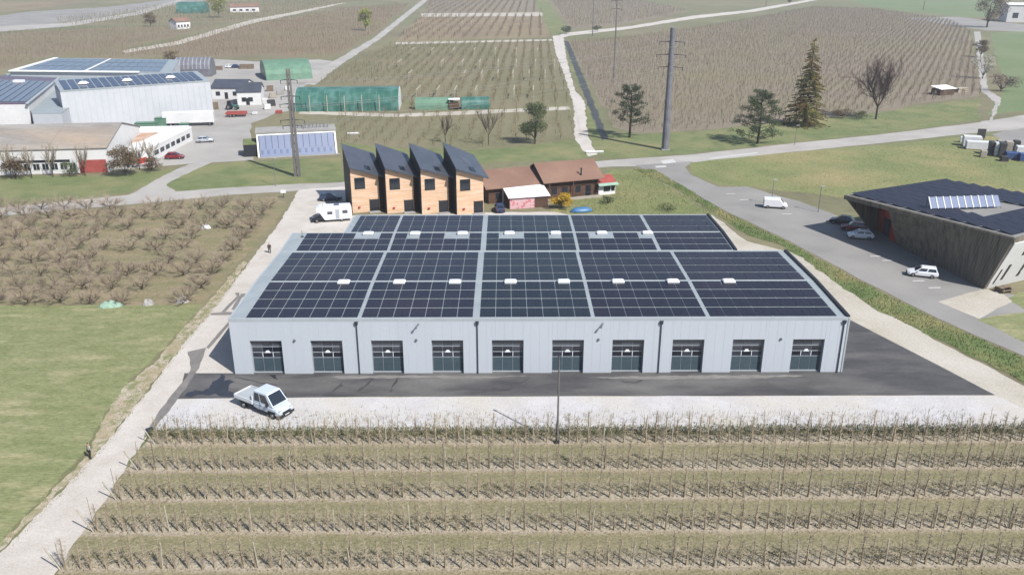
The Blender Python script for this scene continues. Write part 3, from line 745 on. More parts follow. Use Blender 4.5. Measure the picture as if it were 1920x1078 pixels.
# upturned blue boat
b = MB(); L_ = 4.6
rings = []
for k in range(9):
    s = k/8*2-1; w = .95*math.sqrt(max(0, 1-s*s))+.02; h = .85*(1-s**4)+.03
    rings.append([(s*L_/2, w*math.cos(a), h*math.sin(a)) for a in np.linspace(0, math.pi, 9)])
b.loft(rings); c = G(1090, 397)
ob = b.build('boat', 'blue_tarp', None, (c[0], c[1], .03), True); ob.rotation_euler = (0, 0, R(12)); tag(ob, 'upturned blue boat lying on the grass before the chalet', 'boat')

# white-grey workshop with a blue solar facade
a_, b_ = G(484, 296), G(633, 288)
loc, rz_, L_ = frame_from(a_, b_)
t = thing('solar_workshop', 'low workshop whose slanted front is covered by blue-grey solar glass', 'workshop', loc, rz_)
D_ = 9.0; HF = 5.6; LEAN = 2.8
w = MB(); w.loft([[(0, 0, 0), (0, D_, 0), (0, D_, HF-.4), (0, LEAN, HF-.4)][::-1], [(L_, 0, 0), (L_, D_, 0), (L_, D_, HF-.4), (L_, LEAN, HF-.4)][::-1]]); w.build('wall', 'slate_side', t)
MB().slab((-.2, LEAN-.3, HF), (L_+.2, LEAN-.3, HF), (L_+.2, D_+.2, HF), (-.2, D_+.2, HF), .38).build('roof', 'concrete', t)
face = [(0, 0, 0), (L_, 0, 0), (L_, LEAN, HF-.4), (0, LEAN, HF-.4)]
n_ = 12
for k in range(n_):
    g_ = .003
    pb = MB(); pane(pb, face, .03+.94*k/n_+g_, .03+.94*(k+1)/n_-g_, .34, .9, .03, .03); pb.build('solar_panel', 'solar_wall', t)
    pb = MB(); pane(pb, face, .03+.94*k/n_+.012, .03+.94*(k+.55)/n_, .12, .30, .03, .03); pb.build('window', 'solar_wall_dark', t)
pb = MB(); pane(pb, face, .03, .97, .102, .338, .015, .015); pb.build('base_glass', 'solar_wall', t)
pb = MB(); pane(pb, face, .0, 1, .91, 1.0, .06, .06); pb.build('top_trim', 'white_film', t)
pb = MB(); pane(pb, face, .0, .022, 0, .91, .08, .08); pb.build('side_trim', 'white_film', t)
pb = MB(); pane(pb, face, .978, 1, 0, .91, .08, .08); pb.build('side_trim', 'white_film', t)
pb = MB(); pane(pb, face, .03, .97, .015, .10, .02, .02); pb.build('base_trim', 'solar_wall', t)
sp = MB().box(-3.2, -.05, 1.5, 6.5, 0, 2.9).build('side_shed', 'slate_side', t)
MB().slab((-3.3, 1.4, 3.0), (-.05, 1.4, 3.0), (-.05, 6.6, 3.4), (-3.3, 6.6, 3.4), .12).build('shed_roof', 'verge', sp)
MB().box(0, L_+.5, -1.2, -.06, 0, .1).build('apron', 'concrete', t)
for k in range(9):
    MB().box(L_*.52+k*.9, L_*.52+k*.9+.3, 5.2, 5.4, HF+.01, HF+1.0).build('roof_post', 'steel', t)
MB().box(L_*.5, L_, 6.6, 6.75, HF+1.0, HF+1.1).build('roof_rail', 'steel', t)

# ---- factory complex on the left
def block(name, label, cat, pts, h, wall, roof=None, par=.0, rh=.25, group=None):
    """flat-roofed building over a world outline"""
    o = pts[0]
    t = thing(name, label, cat, (o[0], o[1], 0), 0, group)
    q = [(p[0]-o[0], p[1]-o[1]) for p in pts]
    ar = sum(q[i][0]*q[(i+1) % len(q)][1]-q[(i+1) % len(q)][0]*q[i][1] for i in range(len(q)))
    if ar < 0: q.reverse()
    MB().prism(q, 0, h).build('wall', wall, t)
    cx = sum(p[0] for p in q)/len(q); cy = sum(p[1] for p in q)/len(q)
    q2 = [(cx+(p[0]-cx)*(1+par), cy+(p[1]-cy)*(1+par)) for p in q]
    MB().prism(q2, h+.003, h+rh).build('roof', roof or wall, t)
    return t, q
def quad_roof(t, P, m_, nm='roof', th=.25):
    o = t.location
    return MB().slab(*[(p[0]-o.x, p[1]-o.y, p[2]) for p in P], th).build(nm, m_, t)
def on(f, u, v, up=.06):
    p = lerp(lerp(f[0], f[1], u), lerp(f[3], f[2], u), v); return (p[0], p[1], p[2]+up)

# tall cold-store hall
HH = 11.0
BR = G(402, 222); BLc = G(112, 171, HH)
t = thing('cold_store', 'tall white-grey cold store hall with dark solar strips on its roof', 'hall', (BR[0], BR[1], 0))
fr = (BR[0], BR[1]); fl = (BLc[0], BLc[1])
# keep the front straight: depth direction perpendicular, 30 m back
dx, dy = fr[0]-fl[0], fr[1]-fl[1]; Lh = math.hypot(dx, dy); ux = (dx/Lh, dy/Lh); nx_ = (-ux[1], ux[0])
Dh = 15
br_ = (fr[0]+nx_[0]*Dh, fr[1]+nx_[1]*Dh); bl_ = (fl[0]+nx_[0]*Dh, fl[1]+nx_[1]*Dh)
loc_ = lambda p, z=0: (p[0]-BR[0], p[1]-BR[1], z)
MB().prism([loc_(fl)[:2], loc_(fr)[:2], loc_(br_)[:2], loc_(bl_)[:2]], 0, HH-.3).build('wall', 'grey_wall', t)
roofq = [loc_(fl, HH), loc_(fr, HH), loc_(br_, HH+1.2), loc_(bl_, HH+1.2)]
MB().slab(*roofq, .5).build('roof', 'roof_metal', t)
for k in range(18):
    MB().slab(on(roofq, .03+k*.052, .05, .14), on(roofq, .03+k*.052+.043, .05, .14), on(roofq, .03+k*.052+.043, .9, .14), on(roofq, .03+k*.052, .9, .14), .06).build('solar_panel', 'pv_far', t)
for u in (.17, .46, .76):
    c = on(roofq, u, .45, 0); b = MB(); b.loft([[(c[0]-1.2, c[1]-1, c[2]+.2), (c[0]+1.2, c[1]-1, c[2]+.2), (c[0]+1.2, c[1]+1, c[2]+.2), (c[0]-1.2, c[1]+1, c[2]+.2)], [(c[0]-.6, c[1]-.5, c[2]+.8), (c[0]+.6, c[1]-.5, c[2]+.8), (c[0]+.6, c[1]+.5, c[2]+.8), (c[0]-.6, c[1]+.5, c[2]+.8)]]); b.build('skylight', 'dome_white', t)
fq = [loc_(fl, 0), loc_(fr, 0), loc_(fr, HH-.3), loc_(fl, HH-.3)]
for k in range(24):
    pb = MB(); pane(pb, fq, k/24+.0012, (k+1)/24-.0012, .02, .99, .06, .06); pb.build('wall_panel', 'grey_wall', t)
# big low roof behind with blue solar field
hB = 8.0
P = [G(18, 134, hB), G(322, 137, hB), G(335, 112, hB), G(104, 109, hB)]
t, q = block('packing_hall', 'wide low packing hall behind with a long blue solar roof and white edge', 'hall', P, hB-.3, 'grey_wall', 'roof_metal')
f = [(p[0], p[1], hB) for p in q]
for r_ in range(3):
    for k in range(14):
        u0 = .03+k*.064; 
        MB().slab(on(f, u0, .08+r_*.3), on(f, u0+.06, .08+r_*.3), on(f, u0+.06, .08+r_*.3+.27), on(f, u0, .08+r_*.3+.27), .05).build('solar_panel', 'pv_blue', t)
def strip(t, f, u0, u1, v0, v1, m_, nm, up=.2, th=.25):
    MB().slab(on(f, u0, v0, up), on(f, u1, v0, up), on(f, u1, v1, up), on(f, u0, v1, up), th).build(nm, m_, t)
strip(t, f, -.01, .022, 0, 1, 'white_roof', 'roof_edge'); strip(t, f, 0, .8, -.02, .05, 'white_roof', 'roof_edge', .22)
strip(t, f, .455, .468, .05, .95, 'white_roof', 'roof_edge', .24)
# connecting grey roof below it
P = [G(115, 212, 6.5), G(185, 160, 6.5), G(330, 150, 6.5), G(335, 134, 6.5), G(10, 138, 6.5), G(60, 212, 6.5)]
t, q = block('link_building', 'grey flat-roofed link building between the factory halls', 'building', P, 6.2, 'grey_wall', 'roof_metal')
# reddish blue roof at the left edge
hC = 8.6
P = [G(-160, 196, hC), G(52, 194, hC), G(112, 146, hC), G(-40, 140, hC)]
t, q = block('factory_hall', 'white factory hall at the left edge with faded red and blue solar roof', 'hall', P, hC-.3, 'white_wall', 'pv_rust')
f = [(p[0], p[1], hC) for p in q]
for k in range(12):
    strip(t, f, .02+k*.08, .02+k*.08+.068, .05, .82, 'pv_far' if k % 2 else 'pv_blue', 'solar_panel', .05, .04)
c = on(f, .62, .75, 0); MB().box(c[0]-1.5, c[0]+1.5, c[1]-.8, c[1]+.8, c[2], c[2]+.7).build('skylight', 'dome_white', t)
strip(t, f, .985, 1.012, -.02, 1, 'trim_pale', 'roof_edge')
# white building with a fibre-cement roof in front
a_, b_ = G(-120, 332), G(206, 323)
loc, rz_, L_ = frame_from(a_, b_)
t = thing('white_factory', 'long white building with weathered brown sheet roof and red corner behind bare trees', 'building', loc, rz_)
gable(t, L_, 26, 5.4, 8.6, 'white_wall', 'fibre_roof', .25, .15, .5)
MB().box(L_-6.2, L_-.4, -.12, .0, .05, 2.9).build('wall_panel', 'red_roof', t)
MB().box(L_*.45, L_-8, -.1, .0, 2.6, 3.1).build('window_band', 'pane_dark', t)
for k in range(7):
    window(t, L_*.45+.3+k*1.9, L_*.45+1.6+k*1.9, .9, 2.3, 0, 2, 'white_film', 'glass')
strip(t, [(0, 0, 5.62), (L_, 0, 5.62), (L_, 13, 8.8), (0, 13, 8.8)], .62, .66, .05, .95, 'fibre_roof', 'roof_light', .08, .06)
# low white wing to its right
a_, b_ = G(232, 308), G(300, 304)
P = [G(238, 288, 3.2), G(287, 303), G(362, 263), G(352, 238, 3.2), G(264, 240, 3.2)]
t, q = block('white_wing', 'low white office wing with rust-stained roof next to the parked red car', 'building', P, 3.2, 'white_wall', 'white_roof', .012, .3)
cx_ = sum(p[0] for p in q)/len(q); cy_ = sum(p[1] for p in q)/len(q)
MB().prism([(cx_-3+(p[0]-cx_)*.42, cy_-2+(p[1]-cy_)*.4) for p in q], 3.5, 3.56).build('rust_patch', 'rust', t)
e0, e1 = q[1], q[2]
fq = [(e0[0], e0[1], 0), (e1[0], e1[1], 0), (e1[0], e1[1], 3.2), (e0[0], e0[1], 3.2)]
for k in range(7):
    pb = MB(); pane(pb, fq, .06+k*.13, .06+k*.13+.09, .35, .68, .04, .05); pb.build('window', 'glass', t)
fq = [(q[0][0], q[0][1], 0), (q[1][0], q[1][1], 0), (q[1][0], q[1][1], 3.2), (q[0][0], q[0][1], 3.2)]
pb = MB(); pane(pb, fq, .3, .75, .05, .45, .04, .05); pb.build('red_panel', 'red', t)
# white box trailer parked before the cold store
def boxtrailer(px0, px1, h, label, w=2.6):
    a_, b_ = G(*px0), G(*px1); loc, rz_, L_ = frame_from(a_, b_)
    t = thing('box_trailer', label, 'trailer', loc, rz_)
    MB().cbox(0, L_, 0, w, 1.0, h, .08).build('box', 'white_wall', t)
    MB().box(.4, L_-.4, .4, w-.4, .7, .99).build('chassis', 'trim_dark', t)
    for x in (.9, 2.1, L_-1.2):
        for y in (.2, w-.2):
            ty = MB().disc_x((x, y, .5), .5, .32).build('wheel', 'tyre', t)
            MB().disc_x((x, y, .5), .26, .34).build('rim', 'rim', ty)
boxtrailer((306, 239), (402, 236), 4.0, 'long white box trailer parked in front of the cold store')
# green container pile in front of it
for i, (px, py, w, h) in enumerate([(276, 240, 6.0, 1.6), (304, 238, 3.2, 2.6), (346, 240, 2.4, 1.3)]):
    c = G(px, py); t = thing('green_container', ['long low green skip on the wing roof side of the yard', 'tall green skip with open top before the white trailer', 'small green skip before the white trailer'][i], 'container', (c[0], c[1], 0), R(8))
    b = MB(); b.loft([[(-w/2+.2, -1, .15), (w/2-.2, -1, .15), (w/2-.2, 1, .15), (-w/2+.2, 1, .15)], [(-w/2, -1.2, h), (w/2, -1.2, h), (w/2, 1.2, h), (-w/2, 1.2, h)]]); b.build('body', 'green_net', t)
    for s in (-1, 1): MB().box(s*w*.25-.2, s*w*.25+.2, -1, 1, 0, .149).build('skid', 'trim_dark', t)
    MB().box(-w/2, w/2, -1.26, -1.205, h-.15, h).build('rim', 'green_film', t)
# house with dark roofs
a_, b_ = G(400, 198), G(494, 196)
for (pa, pb_, D_, he, hr, lab) in (((398, 186), (452, 186), 12, 3.6, 5.6, 'white storage building with dark roof, left half beside the cold store'), ((446, 198), (482, 197), 10, 4.2, 6.4, 'white gabled house with dark solar roof near the tractor')):
    loc, rz_, L_ = frame_from(G(*pa), G(*pb_))
    t = thing('white_house', lab, 'building', loc, rz_)
    gable(t, L_+1.5, D_, he, hr, 'white_wall', 'slate', .3, .15)
    window(t, 1.5, 2.8, 1.2, 2.4, 0, 2); window(t, L_-2.5, L_-1.2, 1.2, 2.4, 0, 2)
    MB().box(L_*.45, L_*.45+1.1, -.06, .02, .05, 2.2).build('door', 'trim_dark', t)
# curved silver store behind
c = G(368, 142); t = thing('silver_tank_house', 'small silver ribbed store behind the cold store', 'building', (c[0], c[1], 0), R(5))
b = MB(); rings = []
for x in (-7, 7): rings.append([(x, 4.5*math.cos(a), 3+4.2*math.sin(a)) for a in np.linspace(0, math.pi, 9)]+[(x, -4.5, 0), (x, 4.5, 0)])
b.loft(rings); b.build('shell', 'steel', t)
for x in np.linspace(-6.5, 6.5, 9):
    b = MB(); b.loft([[(x-.12, 4.6*math.cos(a), 3+4.3*math.sin(a)) for a in np.linspace(0, math.pi, 9)], [(x+.12, 4.6*math.cos(a), 3+4.3*math.sin(a)) for a in np.linspace(0, math.pi, 9)]], False); b.build('rib', 'trim_pale', t)
# polytunnels
def tunnel(px0, px1, D_, h, label, film, ends='white_film', posts=0, arch=True):
    a_, b_ = G(*px0), G(*px1); loc, rz_, L_ = frame_from(a_, b_)
    t = thing('polytunnel', label, 'greenhouse', loc, rz_)
    sec = lambda x, k=0: [(x, D_/2-(D_/2+k)*math.cos(a), (h+k)*math.sin(a)**.75) for a in np.linspace(0.0, math.pi, 13)]
    b = MB(); b.loft([sec(0), sec(L_)], False); b.build('film', film, t)
    for x in (0.0, L_):
        b = MB(); b.add(sec(x)+[(x, D_, 0)], [tuple(range(13))]); bmx = MB(); s = -.08 if x == 0 else .08
        bmx.loft([sec(x), sec(x+s)]); bmx.build('end_wall', ends, t)
    n = max(4, int(L_/2.2))
    for k in range(1, n):
        x = L_*k/n; b = MB(); b.loft([sec(x-.05, .04), sec(x+.05, .04)], False); b.build('hoop', 'green_net' if film == 'green_film' else film, t)
    for k in range(posts):
        x = L_*(k+.9)/(posts+1); p = MB(); p.tube((x, -1.6, 0), (x, -1.6, 5.2), .13, n=6); p.build('net_post', 'post', t)
    return t
tunnel((554, 210), (748, 208), 13, 6.6, 'large green polytunnel with white end wall beside the farm path', 'green_film', 'white_film', 5)
tunnel((779, 207), (850, 206), 5, 3.6, 'small pale green polytunnel right of the large one', 'green_net', 'green_net')
tunnel((866, 206), (918, 205), 5, 3.6, 'small dark green polytunnel at the end of the tunnel row', 'green_film', 'green_film')
tunnel((500, 152), (586, 148), 24, 6.5, 'wide green netting tunnel far behind the factory yard', 'green_net', 'green_film')
tunnel((331, 26), (382, 26), 16, 9, 'tiny dark green tunnel alone in the far left fields', 'green_film', 'green_film')
c = G(858, 206); t = thing('field_trailer', 'small dark field trailer with white roof between the two small tunnels', 'trailer', (c[0]-1, c[1]-.5, 0), R(4))
MB().box(-1.6, 1.6, 0, 2.6, .5, 2.2).build('body', 'wood_dark', t); MB().slab((-1.8, -.2, 3.3), (1.8, -.2, 3.3), (1.8, 2.8, 3.3), (-1.8, 2.8, 3.3), .15).build('roof', 'white_roof', t)
for x in (-1.5, 1.4):
    for y in (.1, 2.4): MB().box(x, x+.12, y, y+.12, 2.2, 3.15).build('post', 'post', t)
for x in (-1.0, 1.0):
    for y in (0.05, 2.55): MB().disc_x((x, y, .35), .35, .2).build('wheel', 'tyre', t)
# small far houses
for i, (px0, px1, D_, he, hr, wall, roof, lab) in enumerate([
    ((332, 56), (358, 54), 7, 5, 7, 'white_wall', 'brown_roof', 'tiny far cottage by the diagonal path at top left'),
    ((432, 24), (486, 23), 8, 4.5, 6.5, 'white_wall', 'brown_roof', 'long low far farmhouse with reddish roof at top left'),
    ((1886, 42), (1990, 44), 26, 12, 13, 'white_wall', 'white_roof', 'white hall at the top right corner of the view')]):
    loc, rz_, L_ = frame_from(G(*px0), G(*px1))
    t = thing('far_house', lab, 'building', loc, rz_)
    gable(t, L_, D_, he, hr, wall, roof, .5, .2)
    for k in range(4): window(t, L_*(.1+.22*k), L_*(.1+.22*k)+L_*.1, he*.25, he*.55, 0, 1, 'trim_dark', 'glass')
# field shed on the right
loc, rz_, L_ = frame_from(G(1762, 180), G(1790, 178))
t = thing('field_shed', 'small dark field shed with bright white roof below the dirt road', 'shed', loc, rz_)
MB().box(0, L_*.95, 0, 4, 0, 2.0).build('wall', 'wood_dark', t); MB().slab((-.3, -.4, 2.2), (L_+.3, -.4, 2.2), (L_+.3, 4.5, 2.9), (-.3, 4.5, 2.9), .12).build('roof', 'white_roof', t)
MB().box(.1, L_*.9, .1, 3.9, 2.0, 2.12).build('roof_frame', 'timber', t)
c = G(1802, 173); t = thing('wood_stack', 'pale stack of timber boards beside the white-roofed field shed', 'timber', (c[0], c[1], 0), rz_)
for k in range(5): MB().box(-2.6+.1*k, 2.6-.15*k, -.9, .9, .06+.3*k, .06+.3*k+.27).build('board', 'timber' if k % 2 else 'post', t)
for x in (-2, 2): MB().box(x-.1, x+.1, -.9, .9, 0, .06).build('bearer', 'wood_dark', t)

# ---- dark timber building on the right with leaning walls
OB = (100.5, 26.3)
t = thing('timber_centre', 'dark timber clad building with leaning walls, solar roof and red entrance at the right edge', 'building', (OB[0], OB[1], 0))
lo = lambda p: (p[0]-OB[0], p[1]-OB[1], p[2])
Tn = G(1903, 447, 8.5); Tl = G(1583, 366, 7.0)
u = .5
Tm = lerp(Tl, Tn, .30)                       # where the recess ends
Bn = (100.5, 26.3, 0); Bm = (96.6, 46.6, 0)
Rl = G(1768, 338, 7.0); Rf = (Tn[0]+Rl[0]-Tl[0]+2, Tn[1]+Rl[1]-Tl[1]+3, 8.5)
TH = .7
def dn(p, d): return (p[0], p[1], p[2]-d)
# long wall: separate tall boards
for k in range(46):
    a = k/46; b_ = (k+1)/46-.0025; j = rng.uniform(-.03, .03)
    wq = [lo(lerp(Bn, Bm, a)), lo(lerp(Bn, Bm, b_)), lo(lerp(dn(Tn, .1), dn(Tm, .1), b_)), lo(lerp(dn(Tn, .1), dn(Tm, .1), a))]
    off = (-.12+j, 0, 0)
    pr = MB(); pr.loft([[(p[0]+off[0], p[1], p[2]) for p in wq], [(p[0]+.3, p[1]+.05, p[2]) for p in wq]])
    pr.build('wall_board', 'wood_grey', t)
core = MB()
cb = [lo(Bn), lo((121, 36.2, 0)), lo((110, 59.5, 0)), lo((97.6, 55, 0)), lo((97.6, 47, 0)), lo(Bm)]
ct = [lo(dn(Tn, .75)), lo(dn((122, 33.5, 8.5), .8)), lo(dn((110, 60, 7.1), .8)), lo(dn((97.4, 55, 7.1), .8)), lo(dn((97.4, 46.5, 7.4), .8)), lo(dn(Tm, .75))]
cb = [(p[0]+.35, p[1]+.25, p[2]) for p in cb]; ct = [(p[0]+.35, p[1]+.25, p[2]) for p in ct]
core.loft([cb, ct]); core.build('wall', 'concrete', t)
# gable wall facing the camera: light render
gw = [lo(Bn), lo((121, 36.2, 0)), lo(dn((122.4, 33.6, 8.5), .8)), lo(dn(Tn, .8))]
gw = [(p[0], p[1]-.02, p[2]) for p in gw]
pb = MB(); pane(pb, gw, 0.01, 1, 0, 1, .02, .2); pb.build('render_wall', 'white_wall', t)
for (u0, u1, v0, v1) in ((.045, .06, .1, .42), (.1, .125, .16, .5), (.16, .2, .68, .82), (.25, .28, .16, .5), (.4, .44, .16, .5), (.45, .5, .68, .82)):
    pb = MB(); pane(pb, gw, u0, u1, v0, v1, .06, .06); pb.build('window', 'glass', t)
# roof plate
rf = [lo(Tn), lo(Rf), lo(Rl), lo(Tl)]
top = MB(); top.loft([[dn(p, TH) for p in rf], rf]); top.build('roof', 'wood_grey', t)
rin = [(p[0]*.985+.15, p[1]*.985+.3, p[2]+.06) for p in rf]
top = MB(); top.loft([[dn(p, .05) for p in rin], rin]); top.build('roof_deck', 'road_grey', t)
# recessed red entrance under the cantilever
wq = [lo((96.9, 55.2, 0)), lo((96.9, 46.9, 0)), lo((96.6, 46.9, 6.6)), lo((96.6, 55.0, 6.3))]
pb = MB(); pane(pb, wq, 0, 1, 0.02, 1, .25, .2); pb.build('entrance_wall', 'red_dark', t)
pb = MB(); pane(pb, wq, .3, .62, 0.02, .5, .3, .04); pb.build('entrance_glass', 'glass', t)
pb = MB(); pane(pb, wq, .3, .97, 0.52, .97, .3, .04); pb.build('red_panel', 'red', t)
# leaning post wall at the far end of the cantilever
en = [lo((95.6, 55.0, 0)), lo((98.5, 56.2, 0)), lo(dn(lerp(Tl, Rl, .42), TH)), lo(dn(lerp(Tl, Rl, .03), TH))]
pb = MB(); pane(pb, en, 0, 1, 0, 1, .0, .3); pb.build('end_wall', 'wood_grey', t)
# solar modules on the roof: bilinear patch on the roof quad
rq = [lo(Tn), lo(Rf), lo(Rl), lo(Tl)]
rq = [(p[0], p[1], p[2]) for p in rq]
def rp(u_, v_, up): return on(rq, u_, v_, up)
for r_ in range(11):
    for k in range(9):
        u0 = .03+k*.106; v0 = .03+r_*.087
        if .2 < u0 < .58 and .28 < v0 < .58: continue
        if v0 > .93: continue
        MB().slab(rp(u0, v0, .16), rp(u0+.103, v0, .16), rp(u0+.103, v0+.07, .5), rp(u0, v0+.07, .5), .06).build('solar_panel', 'pv_a', t)
# tilted solar-thermal rack
cA = lo(G(1745, 392, 8.2)); cB = lo(G(1877, 388, 8.2)); tA = lo(G(1744, 376, 9.6)); tB = lo(G(1876, 369, 9.6))
tA = (cA[0]+.1, cA[1]+1.6, cA[2]+1.5); tB = (cB[0]+.1, cB[1]+1.6, cB[2]+1.5)
rackf = [cA, cB, tB, tA]
for k in range(10):
    pb = MB(); pane(pb, rackf, k*.1+.006, k*.1+.094, .03, .97, .05, .06); cp = pb.build('collector', 'solar_wall', t)
    fr_ = MB()
    pane(fr_, rackf, k*.1, k*.1+.012, 0, 1, .08, .1); fr_.build('collector_frame', 'white_film', cp)
zb = cA[2]
for k in range(6):
    a = lerp(cA, cB, k/5); b_ = lerp(tA, tB, k/5)
    p = MB(); p.tube((b_[0], b_[1], b_[2]-.05), (b_[0], b_[1]+.2, b_[2]-3.2), .06, n=5); p.tube(a, (a[0], a[1], a[2]-1.8), .06, n=5); p.build('rack_leg', 'steel', t)
c = lo(G(1785, 376, 7.0)); MB().box(c[0]-3, c[0]+3, c[1]-1.2, c[1]+1.2, c[2]-.4, c[2]+.5).build('roof_light', 'white_film', t)
# picnic table outside the gable wall
c = G(1880, 547); t = thing('picnic_table', 'grey wooden picnic table outside the light gable wall at right', 'table', (c[0], c[1], .036), R(20))
MB().box(-1, 1, -.4, .4, .7, .78).build('table_top', 'timber', t)
for s in (-1, 1):
    MB().box(-1, 1, s*.75-.15, s*.75+.15, .4, .46).build('bench', 'timber', t)
    MB().box(s*.7-.06, s*.7+.06, -.75, .75, .0, .7).build('leg_frame', 'timber', t)

# ---- stacks of wrapped goods beside the main road
items = [((1822, 276), 4.2, 2.4, 2.6, 'white_film', 'tall white wrapped pallet stack nearest the main road'), ((1838, 282), 6.5, 2.4, 2.0, 'white_film', 'long low white wrapped pallet stack in front of the road'),
         ((1858, 292), 1.2, 2.4, 3.2, 'crate_black', 'leftmost dark stack of crates at the right storage place'), ((1868, 294), 1.0, 2.2, 3.2, 'white_film', 'narrow white stack between two dark crate stacks'),
         ((1878, 296), 1.5, 2.4, 3.4, 'crate_black', 'middle dark stack of crates at the right storage place'), ((1890, 290), 1.6, 2.4, 3.0, 'stone', 'beige stack of slabs behind the dark crates'),
         ((1899, 300), 3.0, 2.2, 1.6, 'crate_blue', 'low blue crate stack at the right storage place'), ((1912, 296), 2.0, 2.2, 2.6, 'white_film', 'white wrapped stack at the right edge behind the blue crates'), ((1804, 268), 1.2, 1.0, 1.5, 'white_film', 'small white bale standing alone by the main road')]
for (px, L_, w, h, m_, lab) in items:
    c = G(*px); t = thing('pallet_stack', lab, 'stack', (c[0], c[1], .05), R(-18), 'goods stacked beside the main road')
    MB().box(-L_/2, L_/2, 0, w, 0, .14).build('pallet', 'timber', t)
    n = 3
    for k in range(n):
        j = rng.uniform(-.05, .05)
        MB().cbox(-L_/2+.03+j, L_/2-.03+j, .03, w-.03, .142+k*(h-.15)/n, .142+(k+1)*(h-.15)/n-.03, .05).build('bale', m_, t)
EXTRA = [((1844, 296), 1.4, 1.6, 1.6, 'stone', 'low beige pallet in front of the long white stack'), ((1884, 304), 1.6, 1.8, 1.2, 'crate_black', 'low dark pallet left of the blue crates'), ((1904, 288), 1.4, 2.0, 3.0, 'crate_black', 'tall dark stack behind the blue crates'),
         ((1874, 284), 1.6, 2.0, 2.6, 'concrete', 'grey block stack behind the middle dark crates'), ((1922, 304), 2.4, 2.0, 1.8, 'crate_blue', 'blue crate stack cut by the right image edge'), ((1930, 292), 2.0, 2.0, 3.0, 'stone', 'beige slab stack at the right image edge'), ((1856, 278), 1.8, 1.6, 1.6, 'concrete', 'low grey stack behind the leftmost dark crates')]
for (px, L_, w, h, m_, lab) in EXTRA:
    c = G(*px); t = thing('pallet_stack', lab, 'stack', (c[0], c[1], .05), R(-18), 'goods stacked beside the main road')
    MB().box(-L_/2, L_/2, 0, w, 0, .14).build('pallet', 'timber', t)
    for k in range(3):
        j = rng.uniform(-.06, .06); MB().cbox(-L_/2+.03+j, L_/2-.03+j, .03, w-.03, .142+k*(h-.15)/3, .142+(k+1)*(h-.15)/3-.03, .05).build('bale', m_, t)
YARD = [((502, 206), 2.0, 1.6, 'white_film', 'white bale in the factory yard right of the white house'), ((510, 200), 2.4, 2.0, 'crate_black', 'dark crate stack in the yard behind the lattice mast'), ((522, 214), 1.8, 1.0, 'red_roof', 'low reddish crate stack near the solar workshop roof'),
        ((496, 196), 1.6, 1.8, 'white_wall', 'white container beside the gabled white house'), ((512, 184), 2.2, 1.6, 'stone', 'beige pallet stack far in the factory yard'), ((526, 178), 2.6, 1.8, 'concrete', 'grey pallet stack below the green netting tunnel'), ((540, 170), 2.0, 1.4, 'white_film', 'white pallet stack beside the diagonal road start'),
        ((506, 172), 2.2, 2.0, 'timber', 'brown wooden crate stack below the green netting tunnel'), ((410, 132), 2.6, 1.6, 'timber', 'wooden crate stack behind the cold store near the cars'), ((462, 130), 6.0, 2.0, 'timber', 'long wooden crate row right of the tiny far cars'), ((404, 206), 2.0, 2.2, 'timber', 'tall wooden crates at the cold store corner'), ((476, 216), 1.4, .8, 'white_film', 'small white bundle in the middle of the yard')]
for (px, L_, h, m_, lab) in YARD:
    c = G(*px); t = thing('crate_stack', lab, 'stack', (c[0], c[1], .012), R(rng.uniform(-10, 25)), 'goods standing in the factory yard')
    MB().box(-L_/2, L_/2, 0, 1.6, 0, .14).build('pallet', 'timber', t)
    for k in range(2):
        j = rng.uniform(-.08, .08); MB().cbox(-L_/2+.03+j, L_/2-.03+j, .03, 1.57, .142+k*(h-.15)/2, .142+(k+1)*(h-.15)/2-.03, .05).build('crate', m_, t)
c = G(1837, 268); t = thing('billboard', 'dark square sign board on two posts behind the white stacks', 'sign', (c[0], c[1], 0), R(-10))
MB().box(-1, 1, -.06, .06, 1.2, 3.6).build('board', 'crate_black', t)
for s in (-.8, .8): MB().box(s-.06, s+.06, .07, .19, 0, 3.5).build('post', 'steel', t)
